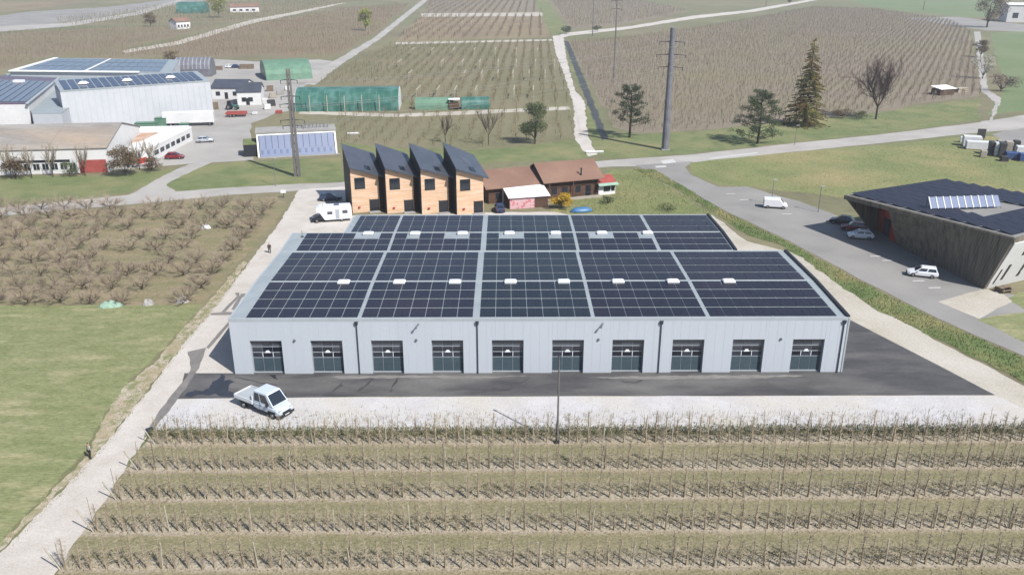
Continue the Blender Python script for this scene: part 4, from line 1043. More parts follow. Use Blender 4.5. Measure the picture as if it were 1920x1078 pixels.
# ------------------------------------------------------------------ vehicles
def ring8(x, w, z0, z1, c=.1):
    return [(x, -w*.86, z0), (x, w*.86, z0), (x, w, z0+c*1.6), (x, w, z1-c*1.6), (x, w*.9, z1), (x, -w*.9, z1), (x, -w, z1-c*1.6), (x, -w, z0+c*1.6)]
def wheels(t, xs, w, r=.32, wd=.22):
    for x in xs:
        for s in (-1, 1):
            ty = MB().disc_x((x, s*(w-wd/2+.02), r), r, wd).build('wheel', 'tyre', t)
            MB().disc_x((x, s*(w-wd/2+.035), r), r*.6, wd).build('rim', 'rim', ty)
def cabin(t, xb0, xb1, xt0, xt1, wb, wt, z0, z1, m_, side=((.06, .47), (.53, .94)), rear=True, nm='cabin'):
    b = MB()
    lo_ = [(xb0, -wb, z0), (xb1, -wb, z0), (xb1, wb, z0), (xb0, wb, z0)]; hi_ = [(xt0, -wt, z1), (xt1, -wt, z1), (xt1, wt, z1), (xt0, wt, z1)]
    mid = [(x*.92+(xt0+xt1)/2*.08, y*.9, z1+.06) for x, y, z in hi_]
    b.loft([lo_, hi_, mid]); cb = b.build(nm, m_, t)
    sides = [(lo_[0], lo_[1], hi_[1], hi_[0]), (lo_[2], lo_[3], hi_[3], hi_[2])]
    for i, f in enumerate(sides):
        for (u0, u1) in side:
            p = MB(); pane(p, f, u0 if i == 0 else 1-u1, u1 if i == 0 else 1-u0, .12, .86, .01, .03); p.build('side_window', 'glass', cb)
    p = MB(); pane(p, (lo_[1], lo_[2], hi_[2], hi_[1]), .06, .94, .08, .92, .012, .03); p.build('windscreen', 'glass', cb)
    if rear:
        p = MB(); pane(p, (lo_[3], lo_[0], hi_[0], hi_[3]), .1, .9, .15, .88, .012, .03); p.build('rear_window', 'glass', cb)
    return cb
def car(px, rz, label, m_, L=4.3, W=1.78, H=1.5, z=.05, estate=False, group=None):
    c = G(*px); t = thing('parked_car', label, 'car', (c[0], c[1], z), rz, group)
    h = L/2; w = W/2
    b = MB()
    b.loft([ring8(-h, w*.84, .42, .82), ring8(-h+.12, w*.95, .28, .95), ring8(-h+.8, w, .22, .97), ring8(h*.25, w, .22, .95), ring8(h*.5, w*.99, .22, .92), ring8(h-.35, w*.95, .25, .78), ring8(h-.05, w*.8, .34, .66)])
    b.build('body', m_, t)
    cabin(t, -h+.1, h*.52, -h+(.35 if estate else .75), h*.12, w*.93, w*.72, .93, H, m_)
    wheels(t, (-h+.85, h-.85), w)
    for s in (-1, 1):
        MB().box(h-.16, h-.02, s*w*.62-.16, s*w*.62+.16, .6, .74).build('headlight', 'lamp_clear', t)
        MB().box(-h-.01, -h+.12, s*w*.66-.13, s*w*.66+.13, .66, .86).build('taillight', 'lamp_red', t)
        MB().box(h*.3, h*.3+.14, s*(w+.08)-.09, s*(w+.08)+.09, .93, 1.06).build('mirror', m_, t)
    MB().box(h-.06, h+.03, -w*.75, w*.75, .3, .48).build('bumper', 'plastic_black', t)
    return t
car((1612, 447), R(168), 'white hatchback half in the shade before the red entrance', 'car_white')
car((1728, 518), R(160), 'white car parked alone beside the dark timber wall', 'car_white', estate=True)
car((1578, 420), R(150), 'dark car parked deep in the shade of the timber building', 'car_dark')
car((1600, 432), R(160), 'dark red car between the shaded dark car and the white hatchback', 'car_red')
car((385, 267), R(15), 'silver and blue car parked in the factory yard beside the white wing', 'car_silver')
car((328, 298), R(8), 'dark red car parked below the white office wing', 'car_red')
car((620, 376), R(6), 'dark blue car parked behind the motorhome', 'car_blue', estate=True)
car((937, 396), R(95), 'dark blue car squeezed between the row houses and the pink shed', 'car_blue', L=4.0)
car((432, 128), R(10), 'tiny white car far behind the cold store', 'car_white')
car((444, 128), R(10), 'tiny dark blue car beside a white one far behind the cold store', 'car_blue')
# white panel van on the parking bay
c = G(1453, 390); t = thing('panel_van', 'small white delivery van parked on the bay by the meadow', 'van', (c[0], c[1], .05), R(-14))
b = MB(); b.loft([ring8(-2.2, .84, .35, 1.8), ring8(-2.1, .9, .28, 1.88), ring8(.75, .9, .28, 1.88), ring8(1.35, .9, .28, 1.12), ring8(2.0, .86, .3, .9), ring8(2.2, .76, .36, .74)]); b.build('body', 'car_white', t)
cabin(t, .45, 1.55, .42, .82, .86, .74, 1.06, 1.84, 'car_white', ((.1, .8),), False)
MB().box(-2.23, -2.19, -.7, .7, 1.1, 1.65).build('rear_window', 'glass', t)
for s in (-1, 1):
    MB().box(2.08, 2.2, s*.55-.16, s*.55+.16, .62, .78).build('headlight', 'lamp_clear', t); MB().box(-2.24, -2.14, s*.74-.07, s*.74+.07, .8, 1.3).build('taillight', 'lamp_red', t)
wheels(t, (-1.4, 1.4), .9)
# crew cab tipper on the white gravel
c0 = G(498, 768)
t = thing('pickup_truck', 'pale crew cab truck with dropside bed parked on the white gravel', 'truck', (c0[0], c0[1], .04), R(-33)); t.scale = (1.1, 1.1, 1.1)
b = MB()
b.loft([ring8(-.45, .98, .55, 1.28), ring8(.3, 1.0, .4, 1.3), ring8(1.4, 1.0, .36, 1.3), ring8(1.95, .99, .36, 1.24), ring8(2.6, .95, .38, 1.08), ring8(2.95, .86, .44, .86)])
b.build('body', 'van_blue', t)
cabin(t, -.45, 2.2, -.4, 1.35, .96, .84, 1.27, 2.32, 'van_blue', ((.05, .36), (.42, .84)))
for s in (-1, 1):
    MB().box(2.72, 2.9, s*.66-.17, s*.66+.17, .82, 1.0).build('headlight', 'lamp_clear', t)
    MB().box(1.55, 1.7, s*1.12-.12, s*1.12+.12, 1.3, 1.62).build('mirror', 'plastic_black', t)
    MB().box(.42, .45, s*1.0-.012, s*1.0+.012, .6, 1.28).build('door_gap', 'plastic_black', t)
    MB().box(.52, .7, s*1.0-.025, s*1.0+.025, 1.08, 1.13).build('door_handle', 'plastic_black', t)
MB().box(2.82, 3.02, -.9, .9, .36, .6).build('bumper', 'plastic_black', t)
MB().box(2.88, 3.0, -.5, .5, .62, .8).build('grille', 'plastic_black', t)
MB().box(3.02, 3.035, -.26, .26, .42, .53).build('number_plate', 'paint_white', t)
for s in (-1, 1):
    for x in (-1.95, 2.0): MB().box(x-.48, x+.48, s*1.0-.03, s*1.0+.03, .62, .82).build('wheel_arch', 'plastic_black', t)
    MB().box(-.4, 1.9, s*1.0-.025, s*1.0+.025, .5, .6).build('side_trim', 'plastic_black', t)
bed = MB().box(-3.05, -.55, -1.05, 1.05, .86, .95).build('bed', 'car_white', t)
for s in (-1, 1): MB().box(-3.05, -.55, s*1.05-.03, s*1.05+.03, .955, 1.3).build('side_board', 'car_white', bed)
MB().box(-3.08, -3.02, -1.01, 1.01, .955, 1.3).build('tail_board', 'car_white', bed); MB().box(-.6, -.54, -1.01, 1.01, .955, 1.75).build('head_board', 'car_white', bed)
MB().box(-2.95, -.65, -.98, .98, .956, 1.22).build('bed_cover', 'trim_pale', bed)
MB().box(-3.0, 2.6, -.42, .42, .5, .85).build('chassis', 'plastic_black', t)
wheels(t, (-1.95, 2.0), .98, .36, .26)
# motorhome
c0 = G(621, 414)
t = thing('motorhome', 'white motorhome with dark cab parked left of the row houses', 'motorhome', (c0[0], c0[1], .04), R(193))
b = MB()
sec = lambda x, w, z0, z1: [(x, -w, z0), (x, w, z0), (x, w, z1-.25), (x, w*.88, z1), (x, -w*.88, z1), (x, -w, z1-.25)]
b.loft([sec(-3.75, 1.0, .7, 2.5), sec(-3.55, 1.12, .5, 2.85), sec(1.1, 1.12, .45, 2.9), sec(1.9, 1.1, 1.75, 2.95), sec(2.55, .95, 1.95, 2.65)]); b.build('living_box', 'car_white', t)
b = MB(); b.loft([ring8(1.0, 1.0, .4, 1.9), ring8(1.7, 1.0, .38, 1.75), ring8(2.3, .98, .38, 1.25), ring8(3.0, .94, .4, 1.05), ring8(3.3, .84, .45, .85)]); b.build('cab', 'car_dark', t)
pcab = MB(); pane(pcab, ((2.32, -.9, 1.24), (2.32, .9, 1.24), (1.74, .86, 1.76), (1.74, -.86, 1.76)), .04, .96, .04, .96, .02, .03); pcab.build('windscreen', 'glass', t)
for s in (-1, 1):
    f = ((-3.3, -1.12, 0), (1.0, -1.12, 0), (1.0, -1.12, 1), (-3.3, -1.12, 1))
    for (x0, x1, z0, z1) in ((-3.0, -2.1, 1.55, 2.1), (-.3, .6, 1.5, 2.0)):
        MB().box(x0, x1, s*1.135-.02, s*1.135+.02, z0, z1).build('side_window', 'pane_grey', t)
    MB().box(-1.5, -.85, s*1.135-.015, s*1.135+.015, .62, 2.3).build('side_door', 'trim_pale', t)
    MB().box(1.3, 2.0, s*1.0-.02, s*1.0+.02, 1.3, 1.65).build('cab_window', 'glass', t)
    MB().box(3.08, 3.25, s*.62-.16, s*.62+.16, .75, .92).build('headlight', 'lamp_clear', t)
    MB().box(2.0, 2.12, s*1.2-.14, s*1.2+.14, 1.25, 1.6).build('mirror', 'plastic_black', t)
MB().box(-1.6, -.7, -.4, .4, 2.9, 3.02).build('roof_hatch', 'pane_grey', t); MB().cbox(.6, 1.3, -.4, .4, 2.92, 3.2, .1).build('air_conditioner', 'car_white', t)
MB().box(3.2, 3.42, -.9, .9, .36, .62).build('bumper', 'plastic_black', t)
wheels(t, (-1.9, 2.55), 1.05, .36, .26)
# tractor and red trailer in the factory yard
c0 = G(436, 206); t = thing('tractor', 'dark tractor standing behind the red trailer in the factory yard', 'tractor', (c0[0], c0[1], .01), R(-8))
b = MB(); b.loft([ring8(-.2, .5, .8, 1.6), ring8(1.0, .45, .75, 1.55), ring8(2.0, .4, .75, 1.4)]); b.build('bonnet', 'green_film', t)
cabin(t, -1.4, .1, -1.3, -.05, .75, .68, 1.3, 2.7, 'trim_dark')
MB().box(-1.5, .4, -.5, .5, .6, 1.3).build('frame', 'plastic_black', t)
wheels(t, (-.9,), 1.0, .85, .45); wheels(t, (1.5,), .8, .5, .3)
c0 = G(444, 219); t = thing('farm_trailer', 'low red farm trailer parked near the cold store corner', 'trailer', (c0[0], c0[1], .01), R(6))
MB().box(-3, 3, -1.15, 1.15, .75, .95).build('bed', 'red_roof', t)
for s in (-1, 1): MB().box(-3, 3, s*1.12-.03, s*1.12+.03, .955, 1.5).build('side_board', 'red_roof', t)
MB().box(3.0, 4.6, -.08, .08, .6, .72).build('drawbar', 'trim_dark', t); wheels(t, (-1.6, -.6), 1.05, .42, .3)
MB().box(-2.8, 2.8, -.4, .4, .5, .745).build('chassis', 'trim_dark', t)

# ------------------------------------------------------------------ masts and wires
def arm(t, z, w, ang, dbl=False, sag=0.0):
    dx, dy = math.cos(ang)*w, math.sin(ang)*w
    p = MB(); p.tube((-dx, -dy, z), (0, 0, z+.25), .06, .1, 5); p.tube((0, 0, z+.25), (dx, dy, z), .1, .06, 5); p.tube((-dx*.5, -dy*.5, z+.12), (dx*.5, dy*.5, z+.12), .09, n=5)
    a = p.build('cross_arm', 'steel_dark', t)
    for s in (-1, 1):
        q = MB(); q.tube((s*dx*.96, s*dy*.96, z), (s*dx*.96, s*dy*.96, z-.7), .09, .06, 6); q.build('insulator', 'steel_dark', a)
PR = G(1247, 281); PL = G(558, 331)
pr = thing('power_mast', 'tall slim steel power mast with three cross arms beside the main road', 'pylon', (PR[0], PR[1], 0))
b = MB(); rg = lambda r, z: [(r*math.cos(a), r*math.sin(a), z) for a in np.linspace(0, 2*math.pi, 13)[:-1]]
b.loft([rg(.95, 0), rg(.8, 12), rg(.66, 24), rg(.6, 29.2)]); b.build('shaft', 'steel', pr, smooth=False)
ANG = math.atan2(PR[1]-PL[1], PR[0]-PL[0])+math.pi/2
ARM_R = [(25.9, 3.0), (22.9, 3.6), (20.0, 3.0)]
for z, w in ARM_R: arm(pr, z, w, R(-14))
MB().box(-1.0, 1.0, -1.0, 1.0, 0, .3).build('footing', 'concrete', pr)
pl = thing('lattice_mast', 'grey twin-leg lattice power mast before the solar workshop', 'pylon', (PL[0], PL[1], 0))
legs = []
for s in (-1, 1):
    p = MB(); p.loft([[(s*.42-.3, -.3, 0), (s*.42+.3, -.3, 0), (s*.42+.3, .3, 0), (s*.42-.3, .3, 0)], [(s*.25-.16, -.16, 23), (s*.25+.16, -.16, 23), (s*.25+.16, .16, 23), (s*.25-.16, .16, 23)]]); p.build('leg', 'mast', pl)
for k in range(12):
    z = 1+k*1.8; w = .42-.17*z/23; s = 1 if k % 2 else -1
    p = MB(); p.tube((-s*w, 0, z), (s*(w-.03), 0, z+1.7), .06, n=4); p.build('brace', 'steel_dark', pl)
ARM_L = [(20.6, 1.8), (17.2, 2.0), (15.6, 2.4), (12.2, 2.6), (11.0, 2.2)]
for z, w in ARM_L: arm(pl, z, w, R(5))
FARM = []
for (px, h, lab) in (((1151, 146), 31, 'slender far concrete mast rising from the big orchard'), ((1111, 68), 30, 'slimmest far mast near the bend of the gravel track'), ((1436, 12), 26, 'thin far mast at the top of the big orchard'), ((1731, 20), 22, 'thin pale far mast in the green field at the top right')):
    c = G(*px); t = thing('far_mast', lab, 'pylon', (c[0], c[1], 0)); FARM.append((c, h))
    p = MB(); p.tube((0, 0, 0), (0, 0, h), .35, .2, 7); p.build('shaft', 'mast', t)
    for z in (h-2, h-5): arm(t, z, 2.2, R(0))
def wire(a, b, sag, label):
    n = 16; p = MB(); pts = []
    for k in range(n+1):
        u = k/n; q = lerp(a, b, u); pts.append((q[0], q[1], q[2]-sag*4*u*(1-u)))
    for k in range(n): p.tube(pts[k], pts[k+1], .035, n=3, cap=False)
    tag(p.build('power_line', 'wire', None), label, 'wire', 'power lines between the masts')
aR, aL = R(-14), R(5)
nm_ = ['top', 'middle', 'lower']
for i, ((zr_, wr), (zl, wl_)) in enumerate(zip(ARM_R, (ARM_L[0], ARM_L[2], ARM_L[3]))):
    for s in (-1, 1):
        wire((PL[0]+s*wl_*.96*math.cos(aL), PL[1]+s*wl_*.96*math.sin(aL), zl-.7), (PR[0]+s*wr*.96*math.cos(aR), PR[1]+s*wr*.96*math.sin(aR), zr_-.7), 1.2, 'thin %s %s power line strung between the lattice mast and the slim mast' % (nm_[i], 'front' if s > 0 else 'rear'))
c1, h1 = FARM[0]; c2, h2 = FARM[1]
for s in (-1, 1):
    wire((PR[0]+s*2.88*math.cos(aR), PR[1]+s*2.88*math.sin(aR), 25.2), (c1[0]+s*2.1, c1[1], h1-2.7), 2, 'thin %s power line from the slim mast back over the orchard' % ('right' if s > 0 else 'left'))
    wire((c1[0]+s*2.1, c1[1], h1-2.7), (c2[0]+s*2.1, c2[1], h2-2.7), 2.5, 'thin %s power line between the two far masts' % ('right' if s > 0 else 'left'))
# lone pole in front of the hall
c = G(1045, 831); t = thing('utility_pole', 'lone thin pole standing at the orchard edge before the hall', 'pole', (c[0], c[1], 0))
p = MB(); p.tube((0, 0, 0), (0, 0, 9.6), .11, .07, 7); p.build('shaft', 'mast', t); MB().box(-.12, .12, -.05, .05, 9.2, 9.6).build('cap', 'steel_dark', t); MB().box(-.2, .2, -.2, .2, 0, .35).build('footing', 'trim_dark', t)
# road side posts and lamps
def lamp(px, h, label):
    c = G(*px); t = thing('street_lamp', label, 'lamp', (c[0], c[1], 0))
    p = MB(); p.tube((0, 0, 0), (0, 0, h), .08, .05, 6); p.build('pole', 'steel', t)
    MB().box(-.1, .6, -.1, .1, h-.06, h+.05).build('lamp_head', 'trim_pale', t)
lamp((1446, 384), 5, 'slim lamp post standing behind the white delivery van'); lamp((1534, 398), 5, 'slim lamp post at the corner of the meadow by the shaded cars'); lamp((1490, 272), 5, 'slim lamp post beside the main road below the bare tree')
lamp((517, 349), 6, 'slim lamp post beside the main road near the factory lawn')
c = G(532, 371); t = thing('direction_sign', 'small white sign on a short post at the track corner', 'sign', (c[0], c[1], 0), R(10))
MB().box(-.05, .05, -.05, .05, 0, 1.4).build('post', 'steel_dark', t); MB().box(-.5, .5, -.09, -.051, 1.0, 1.6).build('board', 'white_roof', t)
c = G(1115, 287); t = thing('concrete_beam', 'pale concrete trough lying on the verge beside the gravel track', 'trough', (c[0], c[1], 0), R(6))
MB().box(-2.2, 2.2, -.35, .35, 0, .3).build('base', 'concrete', t)
for s in (-1, 1): MB().box(-2.2, 2.2, s*.3-.05, s*.3+.05, .302, .5).build('rim', 'white_roof', t)
c = G(662, 252); t = thing('concrete_beam', 'pale concrete slab lying on the grass behind the row houses', 'trough', (c[0], c[1], 0), R(6))
MB().box(-1.8, 1.8, -.5, .5, 0, .25).build('base', 'concrete', t); MB().box(-1.5, 1.5, -.3, .3, .252, .45).build('slab', 'white_roof', t)

# tarps and boxes below the left orchard
def tarp(px, L_, w, h, m_, label, rz):
    c = G(*px); rr = random.Random(int(px[0])); b = MB(); rings = []
    for k in range(9):
        s = k/8*2-1; pr_ = max(0.03, (1-abs(s)**3))
        rings.append([(s*L_/2, w/2*math.cos(a)*(.85+.2*rr.random())*(.5+.5*pr_), h*pr_*math.sin(a)*(.7+.5*rr.random())) for a in np.linspace(0, math.pi, 8)])
    b.loft(rings); o = b.build('tarpaulin', m_, None, (c[0], c[1], .015)); o.rotation_euler = (0, 0, rz); tag(o, label, 'tarp')
tarp((208, 574), 3.2, 1.6, .7, 'mint', 'crumpled mint green tarpaulin at the lower edge of the old orchard', R(5))
tarp((278, 571), 1.5, 1.3, .8, 'concrete', 'pale grey bundle beside the green tarpaulin under the orchard', R(10))
tarp((342, 566), 1.8, 1.4, .8, 'concrete', 'pale grey bundle nearest the gravel track under the orchard', R(20))
tarp((386, 428), 1.8, 1.0, .7, 'white_film', 'white bundle between the trees of the old orchard', R(8))

# ------------------------------------------------------------------ people
def skin_mesh(name, verts, edges, radii, m_, parent):
    me = bpy.data.meshes.new(name); me.from_pydata(verts, edges, []); me.update()
    o = bpy.data.objects.new(name, me); C.objects.link(o); o.parent = parent
    md = o.modifiers.new('skin', 'SKIN'); md.use_smooth_shade = True
    sv = me.skin_vertices[0].data if me.skin_vertices else None
    if sv is None:
        bm = bmesh.new(); bm.from_mesh(me); bm.verts.layers.skin.verify(); bm.to_mesh(me); bm.free(); sv = me.skin_vertices[0].data
    for i, r in enumerate(radii): sv[i].radius = r if isinstance(r, tuple) else (r, r)
    sv[0].use_root = True
    s2 = o.modifiers.new('sub', 'SUBSURF'); s2.levels = 1; s2.render_levels = 1
    me.materials.append(M(m_)); return o
def person(px, rz, label, top, legs, stride=.12, arm_bend=.1):
    c = G(*px); t = thing('person', label, 'person', (c[0], c[1], .03), rz)
    s = stride
    V = [(0,0,.95),(0,0,1.15),(0,.01,1.38),(0,.0,1.5),(0,-.015,1.58),(0,-.02,1.66),(0,-.015,1.74),
         (.1,0,.9),(.11,-s*.6,.5),(.11,-s*.2,.09),(.11,-s*.2-.14,.04), (-.1,0,.9),(-.11,s*.4,.5),(-.11,s*1.1,.1),(-.11,s*1.1-.14,.04),
         (.19,0,1.42),(.24,.04,1.14),(.25,-arm_bend,.9),(.25,-arm_bend-.03,.82), (-.19,0,1.42),(-.24,.04,1.14),(-.25,-arm_bend,.9),(-.25,-arm_bend-.03,.82)]
    Ed = [(0,1),(1,2),(2,3),(3,4),(4,5),(5,6),(0,7),(7,8),(8,9),(9,10),(0,11),(11,12),(12,13),(13,14),(2,15),(15,16),(16,17),(17,18),(2,19),(19,20),(20,21),(21,22)]
    rad = [(.13,.1),(.13,.1),(.14,.1),.055,(.085,.1),(.085,.105),(.06,.07),.08,.062,.045,(.045,.03),.08,.062,.045,(.045,.03),.055,.043,.034,(.035,.02),.055,.043,.034,(.035,.02)]
    skin_mesh('body', V, Ed, rad, 'skin', t)
    g = 1.16
    idx = [0,1,2,15,16,17,19,20,21]
    mp = {v:i for i, v in enumerate(idx)}
    skin_mesh('jacket', [V[i] for i in idx], [(mp[a], mp[b]) for a, b in Ed if a in mp and b in mp], [tuple(x*g+.012 for x in (rad[i] if isinstance(rad[i], tuple) else (rad[i],)*2)) for i in idx], top, t)
    idx = [0,7,8,9,10,11,12,13,14]; mp = {v:i for i, v in enumerate(idx)}
    skin_mesh('trousers', [V[i] for i in idx], [(mp[a], mp[b]) for a, b in Ed if a in mp and b in mp], [tuple(x*g+.012 for x in (rad[i] if isinstance(rad[i], tuple) else (rad[i],)*2)) for i in idx], legs, t)
    skin_mesh('hair', [(0,.03,1.64),(0,.0,1.735),(0,-.03,1.77)], [(0,1),(1,2)], [(.085,.06),(.085,.085),(.05,.05)], 'hair', t)
person((170, 860), R(150), 'person in a light top and dark trousers standing at the edge of the gravel track', 'cloth_light', 'cloth_dark', .1)
person((506, 475), R(20), 'person in dark clothes walking on the gravel track beside the old orchard', 'cloth_dark', 'cloth_dark', .22)
# ------------------------------------------------------------------ vegetation
def rv(r, s=1.0):
    return Vector((r.uniform(-s, s), r.uniform(-s, s), r.uniform(-s, s)))
def grow(r, b, tw, p, d, L, rad, lvl, maxl, spread, up, twn, twl, twr):
    """one limb with bends; recursion ends in twigs"""
    n = 3; q = p.copy(); dd = d.copy(); rr_ = rad
    for k in range(n):
        dd = (dd+rv(r, .18)+Vector((0, 0, up*.12))).normalized(); e = q+dd*(L/n); r2 = rad*(1-(k+1)/n*.55)
        b.tube(q, e, rr_, r2, 5 if lvl == 0 else 4, False); q = e; rr_ = r2
        if lvl >= maxl-1:
            for _ in range(twn):
                td = (dd+rv(r, spread)+Vector((0, 0, up*.5))).normalized(); tw.spike(q-dd*(L/n*r.random()), q+td*twl*r.uniform(.5, 1.2), twr)
        if lvl < maxl and k >= (0 if lvl else 1):
            m = 2 if lvl else 3
            for _ in range(m):
                nd = (dd+rv(r, spread)+Vector((0, 0, up*.25))).normalized()
                grow(r, b, tw, q, nd, L*r.uniform(.5, .75), r2*.7, lvl+1, maxl, spread, up, twn, twl, twr)
def nth(k):
    w = ['first', 'second', 'third', 'fourth', 'fifth', 'sixth', 'seventh', 'eighth', 'ninth', 'tenth']
    if k < 10: return w[k]
    n = k+1; return '%d%s' % (n, 'th' if 10 < n % 100 < 14 else {1: 'st', 2: 'nd', 3: 'rd'}.get(n % 10, 'th'))
# --- old vase-shaped orchard trees (left)
VASE = []
for s in range(6):
    r = random.Random(40+s); b = MB(); tw = MB()
    b.tube((0, 0, -.1), (r.uniform(-.06, .06), 0, .55), .14, .11, 6, False)
    for k in range(6):
        a = k*math.pi/3+r.uniform(-.3, .3); d = Vector((math.cos(a), math.sin(a), .62)).normalized()
        grow(r, b, tw, Vector((0, 0, .5)), d, 1.75*r.uniform(.8, 1.2), .065, 0, 1, 1.0, .6, 8, .95, .009)
    mb_, mt_ = b.mesh('trunk'), tw.mesh('crown'); mb_.materials.append(M('bark_mid')); mt_.materials.append(M('twig_brown')); VASE.append((mb_, mt_))
rows_v = [G(200, y)[1] for y in (569, 542, 517, 493, 469, 449, 429, 410, 393)]
rowname = ['first', 'second', 'third', 'fourth', 'fifth', 'sixth', 'seventh', 'eighth', 'ninth']
for j, y in enumerate(rows_v):
    xr = {0: -13.2}.get(j, -12.8-.03*(y-21)); xl = -44-(y-21)*.55
    x = xr+rng.uniform(-.15, .15); k = 0
    while x > xl:
        lab = 'bare vase-shaped fruit tree, %s from the track, %s orchard row from the lawn' % (nth(k), rowname[j])
        if rng.random() > .06:
            t = thing('fruit_tree', lab, 'tree', (x, y+rng.uniform(-.25, .25), .01), rng.uniform(0, 6.28), 'old fruit trees of the left orchard')
            sc = rng.uniform(.75, 1.0); t.scale = (sc*1.12, sc*1.12, sc*.95)
            a, b = VASE[rng.randrange(6)]; share('trunk', a, t); share('crown', b, t)
        x -= 4.3+rng.uniform(-.15, .15); k += 1

# --- slender trained trees in rows (foreground)
SPIN = []
for s in range(7):
    r = random.Random(90+s); b = MB(); tw = MB(); H_ = r.uniform(2.7, 3.3); lean = rv(r, .12); q = Vector((0, 0, -.05)); n = 5
    for k in range(n):
        e = Vector((lean.x*(k+1)/n+r.uniform(-.05, .05), lean.y*(k+1)/n+r.uniform(-.05, .05), H_*(k+1)/n)); b.tube(q, e, .095-.015*k, .08-.015*k, 4, False); q = e
    for k in range(58):
        z = r.uniform(.5, H_*.95); a = r.uniform(0, 6.28); l = r.uniform(.3, .75)*(1.2-.6*z/H_)
        p0 = Vector((lean.x*z/H_, lean.y*z/H_, z)); p1 = p0+Vector((math.cos(a)*l, math.sin(a)*l*.7, r.uniform(-.05, .55)*l)); tw.spike(p0, p1, .017)
        for _ in range(2): tw.spike(p0.lerp(p1, r.uniform(.4, .9)), p1+rv(r, .25), .012)
    a, c_ = b.mesh('trunk'), tw.mesh('crown'); a.materials.append(M('bark')); c_.materials.append(M('twig_grey')); SPIN.append((b, tw, a, c_))
def row_x0(y):
    pts = [G(286, 806), G(288, 830), G(256, 880), G(216, 933), G(176, 993), G(112, 1062), G(90, 1090)]
    return np.interp(-y, [-p[1] for p in pts], [p[0] for p in pts])
rows_f = [ROW0+ROWD*k for k in range(5)]
front = ['first', 'second', 'third', 'fourth', 'fifth']
bt, tt = MB(), MB()
def put(mbdst, src, x, y, a, sc):
    ca, sa = math.cos(a)*sc, math.sin(a)*sc; o = len(mbdst.v)
    mbdst.v += [(x+p[0]*ca-p[1]*sa, y+p[0]*sa+p[1]*ca, p[2]*sc+.03) for p in src.v]; mbdst.f += [tuple(o+i for i in f) for f in src.f]
cnt = 0
stuff_rows = []
order = [4, 3, 2, 1, 0]
for j in order:
    y = rows_f[j]; x = row_x0(y)+.6; xe = 86 if j < 3 else 80
    pos = []
    while x < xe:
        pos.append((x+rng.uniform(-.1, .1), y+rng.uniform(-.12, .12))); x += rng.uniform(.95, 1.2)
    for kk, (px_, py_) in enumerate(pos):
        v = rng.randrange(7); sc = rng.uniform(.85, 1.12); a = rng.uniform(0, 6.28)
        inview = G(0, 1078)[0]-4 < px_ < 78
        if cnt < 296:
            t = thing('orchard_tree', 'slender bare orchard tree, %s from the gravel track, %s row from the bottom' % (nth(kk), front[4-j]), 'tree', (px_, py_, .03), a, 'slender orchard trees of the %s foreground row from the bottom' % front[4-j])
            t.scale = (sc, sc, sc); share('trunk', SPIN[v][2], t); share('crown', SPIN[v][3], t); cnt += 1
        else:
            put(bt, SPIN[v][0], px_, py_, a, sc); put(tt, SPIN[v][1], px_, py_, a, sc)
for y in (rows_f[4]+ROWD, rows_f[4]+2*ROWD):
    x = -5
    while x < 74:
        v = rng.randrange(7); put(bt, SPIN[v][0], x, y, rng.uniform(0, 6.28), 1); put(tt, SPIN[v][1], x, y, rng.uniform(0, 6.28), 1); x += 1.1
tr = tag(bt.build('orchard_trees', 'bark'), 'slender bare orchard trees in the rows nearest the hall', 'trees', kind='stuff')
tw_o = tt.build('twigs', 'twig_grey', tr); tw_o['kind'] = 'stuff'
# stakes: one thin stake to most trees (stuff); posts: individuals
st = MB()
for j, y in enumerate(rows_f):
    x = row_x0(y)+.3
    while x < 85:
        h = rng.uniform(2.4, 3.7); lx = rng.uniform(-.12, .12); st.tube((x, y, 0), (x+lx, y+rng.uniform(-.1, .1), h), .026, .02, 4, False); x += rng.uniform(1.2, 2.3)
tag(st.build('tree_stakes', 'stake'), 'thin weathered stakes tying up the foreground orchard trees', 'stakes', kind='stuff')
pmesh = MB(); pmesh.tube((0, 0, -.1), (0, 0, 2.5), .06, .055, 6); pme = pmesh.mesh('orchard_post'); pme.materials.append(M('post'))
for j, y in enumerate(rows_f):
    x = row_x0(y)+.2; k = 0
    while x < 84:
        o = share('orchard_post', pme, None, (x, y, .0), 0, (1, 1, rng.uniform(.8, 1.05)))
        o.rotation_euler = (R(rng.uniform(-3, 3)), R(rng.uniform(-4, 4) if k else -24), 0)
        lab = 'pale trellis post, %s from the track, in the %s orchard row below the hall' % (nth(k), front[j])
        if k == 0: lab = 'leaning pale end post of the %s foreground orchard row, beside the gravel track' % front[j]
        tag(o, lab, 'post', 'trellis posts of the foreground rows'); x += rng.uniform(6.2, 8.4); k += 1
for j, y in enumerate(rows_f):
    w = MB()
    for z in (.8, 1.5, 2.3): w.tube((row_x0(y)+.2, y, z), (85, y, z), .006, n=3, cap=False)
    tag(w.build('trellis_wire', 'steel'), 'thin trellis wires of the %s foreground orchard row below the hall' % front[j], 'wire', 'trellis wires')

